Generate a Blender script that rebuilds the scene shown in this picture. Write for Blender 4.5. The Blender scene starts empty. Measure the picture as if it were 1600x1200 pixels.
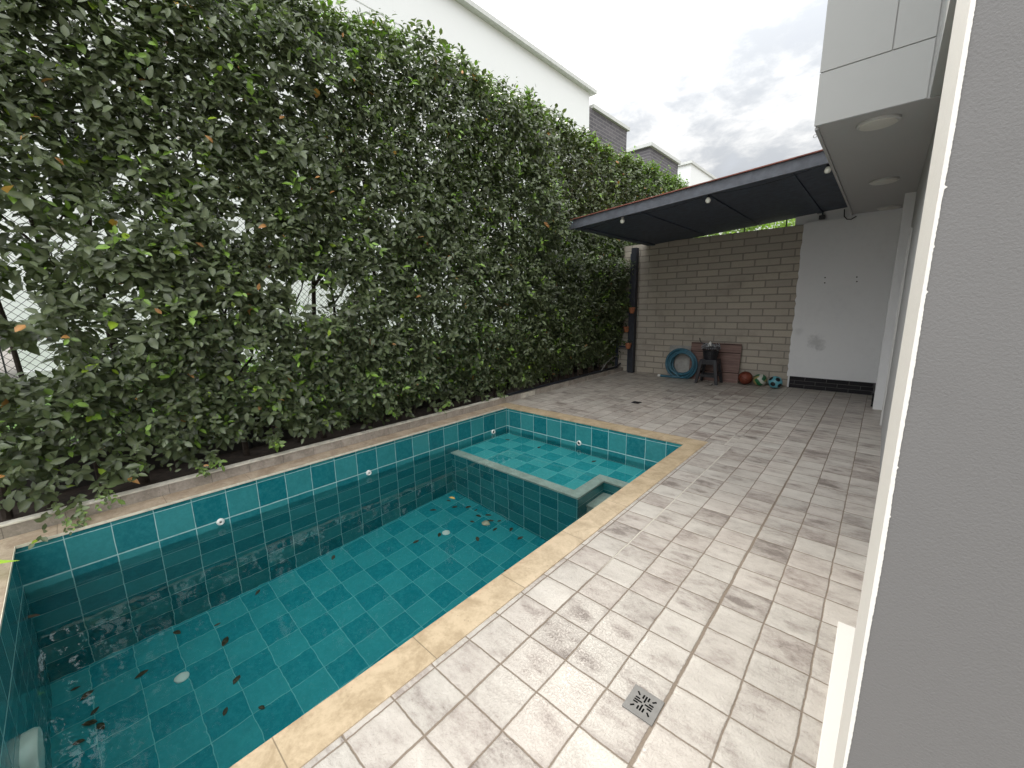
import bpy, bmesh, math, random
import numpy as np
from mathutils import Vector, Matrix
R_ = math.radians
random.seed(7); rng = np.random.default_rng(11)
scene = bpy.context.scene

# ------------------------------------------------------------------ camera
CAM = (1.063, -1.0555, 1.519)
YAW, PITCH, ROLL = -0.7405, 0.1889, 0.0195
cy, sy = math.cos(YAW), math.sin(YAW)
fw = Vector((sy*math.cos(PITCH), cy*math.cos(PITCH), -math.sin(PITCH)))
rt = Vector((cy, -sy, 0)); dn = fw.cross(rt)
r2 = math.cos(ROLL)*rt + math.sin(ROLL)*dn; d2 = -math.sin(ROLL)*rt + math.cos(ROLL)*dn
cam = bpy.data.objects.new('camera', bpy.data.cameras.new('camera'))
scene.collection.objects.link(cam)
cam.matrix_world = Matrix(((r2.x, -d2.x, -fw.x, CAM[0]), (r2.y, -d2.y, -fw.y, CAM[1]), (r2.z, -d2.z, -fw.z, CAM[2]), (0, 0, 0, 1)))
cam.data.sensor_width = 36; cam.data.lens = 36*632.93/1600
cam.data.clip_start = 0.02; cam.data.clip_end = 600
scene.camera = cam

# ------------------------------------------------------------------ light
SUN_AZ, SUN_EL = R_(-38), R_(41)      # azimuth from +Y towards +X
SDIR = Vector((math.sin(SUN_AZ)*math.cos(SUN_EL), math.cos(SUN_AZ)*math.cos(SUN_EL), math.sin(SUN_EL)))
sun = bpy.data.objects.new('sun', bpy.data.lights.new('sun', 'SUN'))
sun.data.energy = 1.3; sun.data.angle = R_(10); sun.data.color = (1.0, 0.93, 0.82)
sun.rotation_euler = SDIR.to_track_quat('Z', 'Y').to_euler(); scene.collection.objects.link(sun)

def NT(nt):
    """tiny node-graph helper"""
    class G: pass
    g = G(); g.nt = nt
    def new(t, **kw):
        n = nt.nodes.new(t)
        for k, v in kw.items():
            if k.startswith('i_'):
                k = k[2:]; s = n.inputs[int(k)] if k.isdigit() else n.inputs[k.replace('_', ' ')]
                if hasattr(v, 'is_output'): nt.links.new(v, s)
                else: s.default_value = v
            else: setattr(n, k, v)
        return n
    def lk(a, b): nt.links.new(a, b)
    def m(op, a, b=None, c=None, clamp=False):
        n = nt.nodes.new('ShaderNodeMath'); n.operation = op; n.use_clamp = clamp
        for i, v in enumerate((a, b, c)):
            if v is None: continue
            if hasattr(v, 'is_output'): nt.links.new(v, n.inputs[i])
            else: n.inputs[i].default_value = v
        return n.outputs[0]
    def sstep(v, a, b, lo=0.0, hi=1.0):
        n = nt.nodes.new('ShaderNodeMapRange'); n.interpolation_type = 'SMOOTHSTEP'
        nt.links.new(v, n.inputs[0]) if hasattr(v, 'is_output') else None
        for i, x in zip((1, 2, 3, 4), (a, b, lo, hi)): n.inputs[i].default_value = x
        return n.outputs[0]
    def mixc(f, a, b, mode='MIX'):
        n = nt.nodes.new('ShaderNodeMix'); n.data_type = 'RGBA'; n.blend_type = mode
        for s, v in ((n.inputs[0], f), (n.inputs[6], a), (n.inputs[7], b)):
            if hasattr(v, 'is_output'): nt.links.new(v, s)
            elif isinstance(v, (int, float)): s.default_value = v
            else: s.default_value = (*v, 1) if len(v) == 3 else v
        return n.outputs[2]
    def noise(vec, scale, detail=4, rough=0.55, dist=0.0, out=0):
        n = nt.nodes.new('ShaderNodeTexNoise')
        if vec is not None: nt.links.new(vec, n.inputs['Vector'])
        n.inputs['Scale'].default_value = scale; n.inputs['Detail'].default_value = detail
        n.inputs['Roughness'].default_value = rough; n.inputs['Distortion'].default_value = dist
        return n.outputs[out]
    def comb(x=0, y=0, z=0):
        n = nt.nodes.new('ShaderNodeCombineXYZ')
        for i, v in enumerate((x, y, z)):
            if hasattr(v, 'is_output'): nt.links.new(v, n.inputs[i])
            else: n.inputs[i].default_value = v
        return n.outputs[0]
    def sep(v):
        n = nt.nodes.new('ShaderNodeSeparateXYZ'); nt.links.new(v, n.inputs[0]); return n.outputs
    def bump(h, strength=0.3, dist=0.01, normal=None):
        n = nt.nodes.new('ShaderNodeBump'); n.inputs['Strength'].default_value = strength; n.inputs['Distance'].default_value = dist
        nt.links.new(h, n.inputs['Height'])
        if normal is not None: nt.links.new(normal, n.inputs['Normal'])
        return n.outputs[0]
    def geo(): return nt.nodes.new('ShaderNodeNewGeometry').outputs['Position']
    g.new, g.lk, g.m, g.sstep, g.mixc, g.noise, g.comb, g.sep, g.bump, g.geo = new, lk, m, sstep, mixc, noise, comb, sep, bump, geo
    return g

world = bpy.data.worlds.new('World'); scene.world = world; world.use_nodes = True
nt = world.node_tree; nt.nodes.clear(); g = NT(nt)
sky = g.new('ShaderNodeTexSky'); sky.sky_type = 'NISHITA'; sky.sun_disc = False
sky.sun_elevation = SUN_EL; sky.sun_rotation = SUN_AZ; sky.air_density = 1.0; sky.dust_density = 2.0
tc = g.new('ShaderNodeTexCoord').outputs['Generated']
sx = g.sep(tc)
den = g.m('ADD', g.m('MAXIMUM', sx[2], 0.0), 0.22)
flat = g.comb(g.m('DIVIDE', sx[0], den), g.m('DIVIDE', sx[1], den), 0.3)
c1 = g.noise(flat, 2.3, 7, 0.58, 0.35); c2 = g.noise(flat, 7.5, 5, 0.6, 0.2)
cl = g.m('ADD', g.m('MULTIPLY', c1, 0.65), g.m('MULTIPLY', c2, 0.35))
dt = g.new('ShaderNodeVectorMath', operation='DOT_PRODUCT'); g.lk(tc, dt.inputs[0]); dt.inputs[1].default_value = SDIR
near = g.sstep(dt.outputs['Value'], 0.935, 1.0)
shade = g.sstep(cl, 0.42, 0.60)
cloud = g.mixc(shade, (6.3, 6.6, 7.0), (10.6, 10.6, 10.5))
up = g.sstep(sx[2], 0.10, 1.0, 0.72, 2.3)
up = g.m('MULTIPLY', up, g.sstep(sx[1], 0.25, -0.75, 1.0, 2.1))   # extra sky brightness added behind the camera to lift the shaded walls
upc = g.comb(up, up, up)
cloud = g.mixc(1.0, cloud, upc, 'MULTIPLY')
cloud = g.mixc(near, cloud, (26.0, 25.4, 24.4))
cover = g.sstep(c1, 0.28, 0.42, 0.80, 1.0)
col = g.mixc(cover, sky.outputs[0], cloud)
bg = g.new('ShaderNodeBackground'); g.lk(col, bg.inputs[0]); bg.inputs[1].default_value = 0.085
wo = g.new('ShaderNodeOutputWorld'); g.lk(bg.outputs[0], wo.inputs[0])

scene.view_settings.view_transform = 'Standard'; scene.view_settings.look = 'None'
scene.view_settings.exposure = 0.42; scene.view_settings.gamma = 1
scene.view_settings.use_curve_mapping = False
scene.render.engine = 'CYCLES'
cyc = scene.cycles
cyc.use_denoising = True; cyc.max_bounces = 10; cyc.diffuse_bounces = 4; cyc.glossy_bounces = 4; cyc.transmission_bounces = 8
cyc.sample_clamp_indirect = 6; cyc.caustics_refractive = True; cyc.caustics_reflective = False; cyc.blur_glossy = 0.5

# ------------------------------------------------------------------ materials
def material(name):
    m = bpy.data.materials.new(name); m.use_nodes = True; t = m.node_tree; t.nodes.clear()
    g = NT(t); b = g.new('ShaderNodeBsdfPrincipled'); o = g.new('ShaderNodeOutputMaterial'); g.lk(b.outputs[0], o.inputs[0])
    g.b = b; g.o = o; return m, g
def setc(g, c):
    if hasattr(c, 'is_output'): g.lk(c, g.b.inputs['Base Color'])
    else: g.b.inputs['Base Color'].default_value = (*c, 1)
def setr(g, r):
    if hasattr(r, 'is_output'): g.lk(r, g.b.inputs['Roughness'])
    else: g.b.inputs['Roughness'].default_value = r
def simple(name, col, rough=0.6, var=0.12, scale=8, bump=0.0, bscale=60, metal=0.0, spec=None):
    m, g = material(name); p = g.geo()
    n = g.noise(p, scale, 5, 0.6)
    f = g.sstep(n, 0.3, 0.7)
    setc(g, g.mixc(f, tuple(c*(1-var) for c in col), tuple(min(1, c*(1+var)) for c in col)))
    setr(g, rough); g.b.inputs['Metallic'].default_value = metal
    if spec is not None: g.b.inputs['Specular IOR Level'].default_value = spec
    if bump:
        g.lk(g.bump(g.noise(p, bscale, 4, 0.6), bump, 0.004), g.b.inputs['Normal'])
    return m

def m_floor():
    m, g = material('patio_tile'); p = g.geo(); s = g.sep(p)
    w = g.sep(g.noise(p, 7, 2, 0.5, out=1))
    w2 = g.sep(g.noise(p, 45, 2, 0.5, out=1))
    x = g.m('ADD', s[0], g.m('ADD', g.m('MULTIPLY', g.m('SUBTRACT', w[0], 0.5), 0.010), g.m('MULTIPLY', g.m('SUBTRACT', w2[0], 0.5), 0.0035)))
    y = g.m('ADD', s[1], g.m('ADD', g.m('MULTIPLY', g.m('SUBTRACT', w[1], 0.5), 0.010), g.m('MULTIPLY', g.m('SUBTRACT', w2[1], 0.5), 0.0035)))
    far = g.m('GREATER_THAN', s[1], 3.58)
    left = g.m('LESS_THAN', s[0], 0.0)
    x = g.m('ADD', x, g.m('MULTIPLY', g.m('MULTIPLY', far, left), 0.07))
    y = g.m('ADD', y, g.m('MULTIPLY', left, g.m('MULTIPLY', far, 0.06)))
    u = g.m('DIVIDE', x, 0.2); v = g.m('DIVIDE', y, 0.19866)
    fu = g.m('FRACT', u); fv = g.m('FRACT', v)
    du = g.m('MINIMUM', fu, g.m('SUBTRACT', 1, fu)); dv = g.m('MINIMUM', fv, g.m('SUBTRACT', 1, fv))
    # expansion joints at x=0 and x=0.6
    e = g.m('MAXIMUM', g.m('LESS_THAN', g.m('ABSOLUTE', g.m('SUBTRACT', s[0], 0.602)), 0.05), g.m('MULTIPLY', g.m('LESS_THAN', g.m('ABSOLUTE', s[0]), 0.05), 0.45))
    du2 = g.m('SUBTRACT', du, g.m('MULTIPLY', e, 0.016))
    d = g.m('MINIMUM', du2, dv)
    grout = g.sstep(d, 0.010, 0.022, 1, 0)
    cell = g.comb(g.m('FLOOR', u), g.m('FLOOR', v), 0)
    wn = g.new('ShaderNodeTexWhiteNoise', noise_dimensions='2D'); g.lk(cell, wn.inputs['Vector'])
    rnd = wn.outputs['Value']; rc = wn.outputs['Color']
    off = g.new('ShaderNodeVectorMath', operation='MULTIPLY_ADD'); g.lk(rc, off.inputs[0]); off.inputs[1].default_value = (9, 9, 9)
    g.lk(g.comb(g.m('MULTIPLY', s[0], 0.75), g.m('MULTIPLY', s[1], 1.45), 0), off.inputs[2])
    big = g.noise(off.outputs[0], 4.5, 5, 0.62, 0.3)
    fine = g.noise(off.outputs[0], 30, 6, 0.75, 0.2)
    st = g.m('ADD', g.m('MULTIPLY', big, 0.58), g.m('MULTIPLY', fine, 0.42))
    st = g.m('ADD', st, g.m('MULTIPLY', g.m('SUBTRACT', rnd, 0.5), 0.13))
    ex = g.m('DIVIDE', g.m('SUBTRACT', fu, g.m('ADD', 0.35, g.m('MULTIPLY', g.sep(rc)[0], 0.3))), 0.36); ey = g.m('DIVIDE', g.m('SUBTRACT', fv, g.m('ADD', 0.3, g.m('MULTIPLY', g.sep(rc)[1], 0.4))), 0.17)
    er = g.m('ADD', g.m('ADD', g.m('MULTIPLY', ex, ex), g.m('MULTIPLY', ey, ey)), g.m('MULTIPLY', g.m('SUBTRACT', big, 0.5), 2.5))
    blot = g.m('MULTIPLY', g.sstep(er, 0.0, 1.5, 1, 0), g.m('GREATER_THAN', g.sep(rc)[2], 0.68))
    st = g.m('SUBTRACT', st, g.m('MULTIPLY', blot, 0.10)); st = g.m('ADD', st, g.m('MULTIPLY', g.sstep(s[1], 3.0, 0.3), 0.008))
    ramp = g.new('ShaderNodeValToRGB'); g.lk(st, ramp.inputs[0])
    cr = ramp.color_ramp; cr.elements[0].position = 0.34; cr.elements[0].color = (0.165, 0.137, 0.118, 1)
    cr.elements[1].position = 0.66; cr.elements[1].color = (0.52, 0.485, 0.43, 1)
    a = cr.elements.new(0.42); a.color = (0.305, 0.268, 0.235, 1); a = cr.elements.new(0.51); a.color = (0.415, 0.38, 0.335, 1)
    hsv = g.mixc(g.m('MULTIPLY', g.sep(rc)[1], 0.35), ramp.outputs[0], g.mixc(0.5, ramp.outputs[0], (0.56, 0.46, 0.40)))
    seam = g.m('MULTIPLY', g.m('LESS_THAN', g.m('ABSOLUTE', x), 0.0045), g.m('MULTIPLY', g.sstep(s[1], 0.7, 1.1), g.sstep(s[1], 3.9, 4.2, 1, 0)))
    cc = g.mixc(g.m('MULTIPLY', grout, 0.94), hsv, (0.195, 0.150, 0.108))
    setc(g, g.mixc(g.m('MULTIPLY', seam, 0.85), cc, (0.60, 0.56, 0.48)))
    pill = g.m('ADD', g.m('MULTIPLY', g.sstep(d, 0.006, 0.030), 0.8), g.m('MULTIPLY', g.sstep(d, 0.02, 0.10), 0.3))
    rel = g.noise(p, 105, 3, 0.6, 0.0); rel2 = g.noise(p, 20, 3, 0.5, 0.0)
    rl = g.m('ADD', g.m('MULTIPLY', g.sstep(rel, 0.34, 0.56), 0.26), g.m('MULTIPLY', rel2, 0.25))
    tilt = g.m('ADD', g.m('MULTIPLY', g.m('SUBTRACT', fu, 0.5), g.m('SUBTRACT', g.sep(rc)[0], 0.5)), g.m('MULTIPLY', g.m('SUBTRACT', fv, 0.5), g.m('SUBTRACT', g.sep(rc)[2], 0.5)))
    h = g.m('ADD', g.m('ADD', pill, rl), g.m('MULTIPLY', tilt, 0.9))
    g.lk(g.bump(h, 0.80, 0.0042), g.b.inputs['Normal'])
    setr(g, g.m('ADD', g.sstep(fine, 0.3, 0.7, 0.27, 0.46), g.m('MULTIPLY', grout, 0.35)))
    g.b.inputs['Specular IOR Level'].default_value = 0.5
    return m

def m_pool(name, ax, u0, v0, seed, checker, colors, pitch=0.2428, grout=(0.42, 0.62, 0.60), brightline=False, gw=0.012):
    """glazed teal tile laid in the plane spanned by axes ax"""
    m, g = material(name); p = g.geo(); s = g.sep(p)
    w = g.sep(g.noise(p, 9, 2, 0.5, out=1))
    a = g.m('ADD', s[ax[0]], g.m('MULTIPLY', g.m('SUBTRACT', w[0], 0.5), 0.007)); b = g.m('ADD', s[ax[1]], g.m('MULTIPLY', g.m('SUBTRACT', w[1], 0.5), 0.006))
    u = g.m('DIVIDE', g.m('SUBTRACT', a, u0), pitch); v = g.m('DIVIDE', g.m('SUBTRACT', b, v0), pitch)
    fu = g.m('FRACT', u); fv = g.m('FRACT', v)
    du = g.m('MINIMUM', fu, g.m('SUBTRACT', 1, fu)); dv = g.m('MINIMUM', fv, g.m('SUBTRACT', 1, fv))
    if brightline:
        e = g.m('LESS_THAN', g.m('ABSOLUTE', g.m('SUBTRACT', s[2], v0)), 0.03)
        dv = g.m('SUBTRACT', dv, g.m('MULTIPLY', e, 0.009))
    d = g.m('MINIMUM', du, dv)
    gm = g.sstep(d, gw*0.55, gw*1.25, 1, 0)
    cell = g.comb(g.m('FLOOR', u), g.m('FLOOR', v), seed)
    wn = g.new('ShaderNodeTexWhiteNoise', noise_dimensions='3D'); g.lk(cell, wn.inputs['Vector'])
    par = g.m('MODULO', g.m('ABSOLUTE', g.m('ADD', g.m('FLOOR', u), g.m('ADD', g.m('FLOOR', v), 400))), 2)
    t = g.m('ADD', g.m('MULTIPLY', g.m('GREATER_THAN', par, 0.5), checker), g.m('MULTIPLY', wn.outputs['Value'], 1-checker))
    n = g.noise(p, 30, 5, 0.7); n2 = g.noise(p, 5, 3, 0.6)
    base = g.mixc(t, colors[0], colors[1])
    base = g.mixc(g.m('MULTIPLY', g.sstep(n, 0.35, 0.7), 0.22), base, tuple(min(1, c*1.5+0.01) for c in colors[1]))
    base = g.mixc(g.m('MULTIPLY', g.sstep(n2, 0.4, 0.75), 0.15), base, tuple(c*0.7 for c in colors[0]))
    gn = g.noise(p, 14, 3, 0.6)
    setc(g, g.mixc(g.m('MULTIPLY', gm, g.sstep(gn, 0.25, 0.6, 0.55, 0.95)), base, grout))
    setr(g, g.m('ADD', 0.24, g.m('MULTIPLY', gm, 0.4)))
    h = g.m('ADD', g.sstep(d, 0.006, 0.03), g.m('MULTIPLY', g.noise(p, 60, 3, 0.6), 0.10))
    g.lk(g.bump(h, 0.45, 0.002), g.b.inputs['Normal'])
    return m

def m_stone(name, c0, c1, rough=0.5, sc=7, joints=None):
    m, g = material(name); p = g.geo(); s = g.sep(p)
    n = g.noise(p, sc, 7, 0.68, 0.5); f = g.noise(p, sc*9, 5, 0.7)
    t = g.m('ADD', g.m('MULTIPLY', n, 0.7), g.m('MULTIPLY', f, 0.3))
    base = g.mixc(g.sstep(t, 0.34, 0.64), c0, c1)
    v = g.new('ShaderNodeTexVoronoi'); g.lk(p, v.inputs['Vector']); v.inputs['Scale'].default_value = 38
    pit = g.m('MULTIPLY', g.sstep(v.outputs['Distance'], 0.05, 0.20, 1, 0), g.sstep(g.noise(p, 6, 2), 0.52, 0.60))
    base = g.mixc(g.m('MULTIPLY', pit, 0.6), base, tuple(c*0.45 for c in c0))
    h = g.m('SUBTRACT', g.m('MULTIPLY', f, 0.4), pit)
    if joints is not None:
        ax, off, step = joints
        fr = g.m('FRACT', g.m('DIVIDE', g.m('ADD', s[ax], off), step))
        dj = g.m('MULTIPLY', g.m('MINIMUM', fr, g.m('SUBTRACT', 1, fr)), step)
        j = g.sstep(dj, 0.0012, 0.003, 1, 0)
        base = g.mixc(g.m('MULTIPLY', j, 0.7), base, tuple(c*0.4 for c in c0)); h = g.m('SUBTRACT', h, j)
    setc(g, base); setr(g, rough)
    g.lk(g.bump(h, 0.35, 0.002), g.b.inputs['Normal'])
    return m

def m_block(name, c1, c2, mortar, bw, bh, ax, ms=0.012, z0=0.0, bump=0.6, stain=True, sq=0.5):
    m, g = material(name); p = g.geo(); s = g.sep(p)
    w = g.sep(g.noise(p, 25, 3, 0.6, out=1))
    vec = g.comb(g.m('ADD', s[ax], g.m('MULTIPLY', g.m('SUBTRACT', w[0], .5), 0.012)), g.m('ADD', g.m('SUBTRACT', s[2], z0), g.m('MULTIPLY', g.m('SUBTRACT', w[1], .5), 0.010)), 0)
    b = g.new('ShaderNodeTexBrick', offset=0.5, offset_frequency=2); g.lk(vec, b.inputs['Vector'])
    b.inputs['Color1'].default_value = (*c1, 1); b.inputs['Color2'].default_value = (*c2, 1); b.inputs['Mortar'].default_value = (*mortar, 1)
    b.inputs['Scale'].default_value = 1; b.inputs['Mortar Size'].default_value = ms; b.inputs['Mortar Smooth'].default_value = 0.35
    b.inputs['Bias'].default_value = 0; b.inputs['Brick Width'].default_value = bw; b.inputs['Row Height'].default_value = bh
    col = b.outputs['Color']
    f = g.noise(p, 55, 5, 0.7); n = g.noise(p, 2.2, 5, 0.65, 0.3)
    col = g.mixc(g.m('MULTIPLY', g.sstep(f, 0.35, 0.75), 0.35), col, tuple(c*0.62 for c in c1))
    if stain:
        col = g.mixc(g.m('MULTIPLY', g.sstep(n, 0.5, 0.72), 0.45), col, tuple(c*0.55 for c in c1))
    setc(g, col); setr(g, 0.92)
    h = g.m('ADD', g.m('MULTIPLY', b.outputs['Fac'], -1.0), g.m('MULTIPLY', f, 0.35))
    g.lk(g.bump(h, bump, 0.008), g.b.inputs['Normal'])
    return m

def m_leaf(name, trans=0.20, rough=0.33):
    m, g = material(name)
    at = g.new('ShaderNodeAttribute', attribute_name='leafcol')
    col = g.mixc(g.m('MULTIPLY', at.outputs['Alpha'], 0.45), at.outputs['Color'], g.mixc(1.0, at.outputs['Color'], (2.1, 1.9, 1.5), 'MULTIPLY'))
    setc(g, col); setr(g, rough); g.b.inputs['Specular IOR Level'].default_value = 0.5
    tr = g.new('ShaderNodeBsdfTranslucent'); g.lk(g.mixc(1.0, at.outputs['Color'], (1.9, 2.3, 0.8), 'MULTIPLY'), tr.inputs[0])
    mx = g.new('ShaderNodeMixShader'); mx.inputs[0].default_value = trans
    g.lk(g.b.outputs[0], mx.inputs[1]); g.lk(tr.outputs[0], mx.inputs[2]); g.lk(mx.outputs[0], g.o.inputs[0])
    return m

def m_plaster(name, col, dirt=0.25, bump=0.25, bscale=120, rough=0.8, spots=None):
    m, g = material(name); p = g.geo()
    n = g.noise(p, 1.3, 6, 0.6, 0.4); f = g.noise(p, 12, 5, 0.65)
    t = g.m('ADD', g.m('MULTIPLY', n, 0.6), g.m('MULTIPLY', f, 0.4))
    c = g.mixc(g.m('MULTIPLY', g.sstep(t, 0.45, 0.72), dirt), col, tuple(x*0.72 for x in col))
    if spots:
        for (q, r, k) in spots:
            d = g.new('ShaderNodeVectorMath', operation='DISTANCE'); g.lk(p, d.inputs[0]); d.inputs[1].default_value = q
            dd = g.m('ADD', d.outputs['Value'], g.m('MULTIPLY', g.m('SUBTRACT', g.noise(p, 18, 4, 0.7), 0.5), r*1.4))
            c = g.mixc(g.m('MULTIPLY', g.sstep(dd, r*0.2, r, 1, 0), k), c, tuple(x*0.5 for x in col))
    setc(g, c); setr(g, rough)
    h = g.m('ADD', g.noise(p, bscale, 4, 0.65), g.m('MULTIPLY', g.noise(p, 9, 3, 0.5), 1.2))
    g.lk(g.bump(h, bump, 0.003), g.b.inputs['Normal'])
    return m

M = {}
M['floor'] = m_floor()
WALLC = ((0.003, 0.128, 0.155), (0.040, 0.235, 0.245)); FLC = ((0.008, 0.220, 0.260), (0.038, 0.310, 0.330)); LGC = ((0.015, 0.30, 0.33), (0.10, 0.46, 0.47))
M['pool_yz'] = m_pool('teal_tile_long_wall', (1, 2), -0.062, -0.29, 3.1, 0.75, WALLC, brightline=True)
M['pool_xz'] = m_pool('teal_tile_end_wall', (0, 2), -0.609, -0.29, 5.7, 0.7, WALLC, brightline=True)
M['pool_xz2'] = m_pool('teal_tile_ledge_wall', (0, 2), -1.07, -0.50, 9.2, 0.65, WALLC)
M['pool_fl'] = m_pool('teal_tile_pool_floor', (0, 1), -2.574, 1.124, 1.3, 0.85, FLC, grout=(0.16, 0.46, 0.45), gw=0.010)
M['pool_lg'] = m_pool('teal_tile_ledge_floor', (0, 1), -2.81, 3.12, 2.9, 0.85, LGC, grout=(0.30, 0.62, 0.60), gw=0.010)
M['trav'] = m_stone('travertine_coping', (0.33, 0.245, 0.145), (0.52, 0.405, 0.265), 0.42, 7, (1, 0.17, 0.60))
M['trav_x'] = m_stone('travertine_coping_cross', (0.33, 0.245, 0.145), (0.52, 0.405, 0.265), 0.42, 7, (0, 0.1, 0.60))
M['trav_shade'] = m_stone('shaded_coping', (0.26, 0.19, 0.13), (0.46, 0.37, 0.275), 0.5, 6, (1, 0.1, 0.60))  # same coping stone, its shadow tone put into the colour
M['lip'] = simple('coping_edge', (0.70, 0.63, 0.50), 0.45, 0.15, 20)
M['cap'] = m_stone('ledge_cap', (0.40, 0.38, 0.32), (0.58, 0.56, 0.49), 0.6, 8)
M['kerb'] = m_stone('kerb_tile', (0.22, 0.19, 0.16), (0.42, 0.37, 0.32), 0.55, 5, (1, 0.05, 0.30))
M['kerbtop'] = simple('kerb_cap', (0.62, 0.58, 0.50), 0.6, 0.2, 12)
M['soil'] = simple('soil', (0.035, 0.024, 0.017), 0.95, 0.4, 14, 0.8, 40)
M['grass'] = simple('lawn', (0.09, 0.17, 0.035), 0.9, 0.3, 3, 0.6, 80)
M['earth'] = simple('ground_pavers', (0.22, 0.20, 0.18), 0.9, 0.15, 2)
M['block'] = m_block('concrete_block', (0.47, 0.42, 0.345), (0.40, 0.36, 0.305), (0.255, 0.23, 0.20), 0.40, 0.1265, 0)
M['nbrick'] = m_block('grey_brick', (0.15, 0.14, 0.15), (0.10, 0.095, 0.105), (0.24, 0.23, 0.23), 0.60, 0.16, 1, 0.02, stain=False)
M['nbrick_x'] = m_block('grey_brick_end', (0.15, 0.14, 0.15), (0.10, 0.095, 0.105), (0.24, 0.23, 0.23), 0.60, 0.16, 0, 0.02, stain=False)
M['plinth'] = m_block('black_brick', (0.018, 0.017, 0.019), (0.011, 0.010, 0.012), (0.09, 0.085, 0.085), 0.30, 0.0675, 0, 0.005, 0.0, 0.5, False)
M['plinth_y'] = m_block('black_brick_return', (0.018, 0.017, 0.019), (0.011, 0.010, 0.012), (0.09, 0.085, 0.085), 0.30, 0.0675, 1, 0.005, 0.0, 0.5, False)
M['white'] = m_plaster('white_plaster', (0.76, 0.76, 0.76), 0.22, 0.25, 110, 0.8, [((0.235, 7.55, 0.82), 0.17, 0.55), ((0.30, 7.55, 0.72), 0.08, 0.5), ((-0.02, 7.55, 1.0), 0.10, 0.25)])
M['balc'] = m_plaster('balcony_paint', (0.42, 0.42, 0.405), 0.12, 0.12, 140)
M['soff'] = m_plaster('soffit_paint', (0.45, 0.445, 0.44), 0.12, 0.12, 140)
M['neigh'] = m_plaster('neighbour_paint', (0.85, 0.865, 0.85), 0.08, 0.1, 60)
M['ncap'] = simple('roof_cap', (0.62, 0.63, 0.60), 0.6, 0.06)
M['grey'] = m_plaster('grey_paint', (0.152, 0.147, 0.142), 0.35, 0.4, 300, 0.6)
M['strip'] = m_plaster('white_trim', (0.72, 0.69, 0.64), 0.10, 0.35, 90, 0.6)
M['navy'] = simple('navy_timber', (0.050, 0.064, 0.092), 0.6, 0.25, 12, 0.3, 50)
M['navy2'] = simple('navy_fascia', (0.095, 0.102, 0.120), 0.6, 0.2, 12, 0.3, 50)
M['postm'] = simple('dark_post', (0.022, 0.024, 0.032), 0.6, 0.25, 12, 0.3, 50)
M['midgrey'] = m_plaster('mid_grey_paint', (0.42, 0.42, 0.405), 0.15, 0.2, 140)
M['red'] = simple('red_roof_sheet', (0.24, 0.085, 0.062), 0.7, 0.25, 10, 0.2, 30)
M['bark'] = simple('bark', (0.055, 0.040, 0.031), 0.9, 0.35, 25, 0.8, 50)
M['bark2'] = simple('pale_stem', (0.13, 0.095, 0.07), 0.9, 0.3, 25, 0.8, 50)
M['black'] = simple('black_metal', (0.012, 0.012, 0.013), 0.5, 0.2)
M['wire'] = simple('fence_wire', (0.018, 0.017, 0.016), 0.6, 0.2)
M['pipe'] = simple('dark_pipe', (0.018, 0.022, 0.032), 0.35, 0.2, 10)
M['leaf'] = m_leaf('hedge_leaf'); M['leafb'] = m_leaf('bright_leaf', 0.4, 0.45)
M['plastic_w'] = simple('white_plastic', (0.78, 0.77, 0.73), 0.3, 0.04)
M['plastic_b'] = simple('black_plastic', (0.013, 0.013, 0.017), 0.38, 0.2, 10)
M['hole'] = simple('dark_hole', (0.006, 0.006, 0.006), 0.95, 0.1, spec=0.0)
M['steel'] = simple('brushed_steel', (0.17, 0.165, 0.155), 0.55, 0.10, 30, metal=0.15)
M['hose'] = simple('teal_hose', (0.030, 0.115, 0.165), 0.38, 0.2, 20)
M['board'] = simple('grey_board', (0.33, 0.32, 0.30), 0.85, 0.2, 9)
M['terra'] = simple('terracotta', (0.36, 0.135, 0.065), 0.8, 0.2, 14, 0.2, 50)
M['frost'] = simple('frosted_diffuser', (0.62, 0.60, 0.54), 0.35, 0.04)
M['fitting'] = simple('fitting_body', (0.54, 0.53, 0.51), 0.4, 0.04)
M['lens'] = simple('pool_light_lens', (0.74, 0.74, 0.66), 0.35, 0.06)
M['bulbglass'] = simple('bulb_glass', (0.78, 0.76, 0.66), 0.2, 0.03)
M['dead'] = simple('dead_leaf', (0.06, 0.042, 0.02), 0.7, 0.4, 60)
M['deadpale'] = simple('pale_dead_leaf', (0.62, 0.50, 0.34), 0.6, 0.15, 40)
M['yellowleaf'] = simple('yellow_leaf', (0.42, 0.28, 0.06), 0.5, 0.3, 60)
M['litter'] = simple('mixed_litter', (0.30, 0.31, 0.33), 0.5, 0.6, 60)

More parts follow.
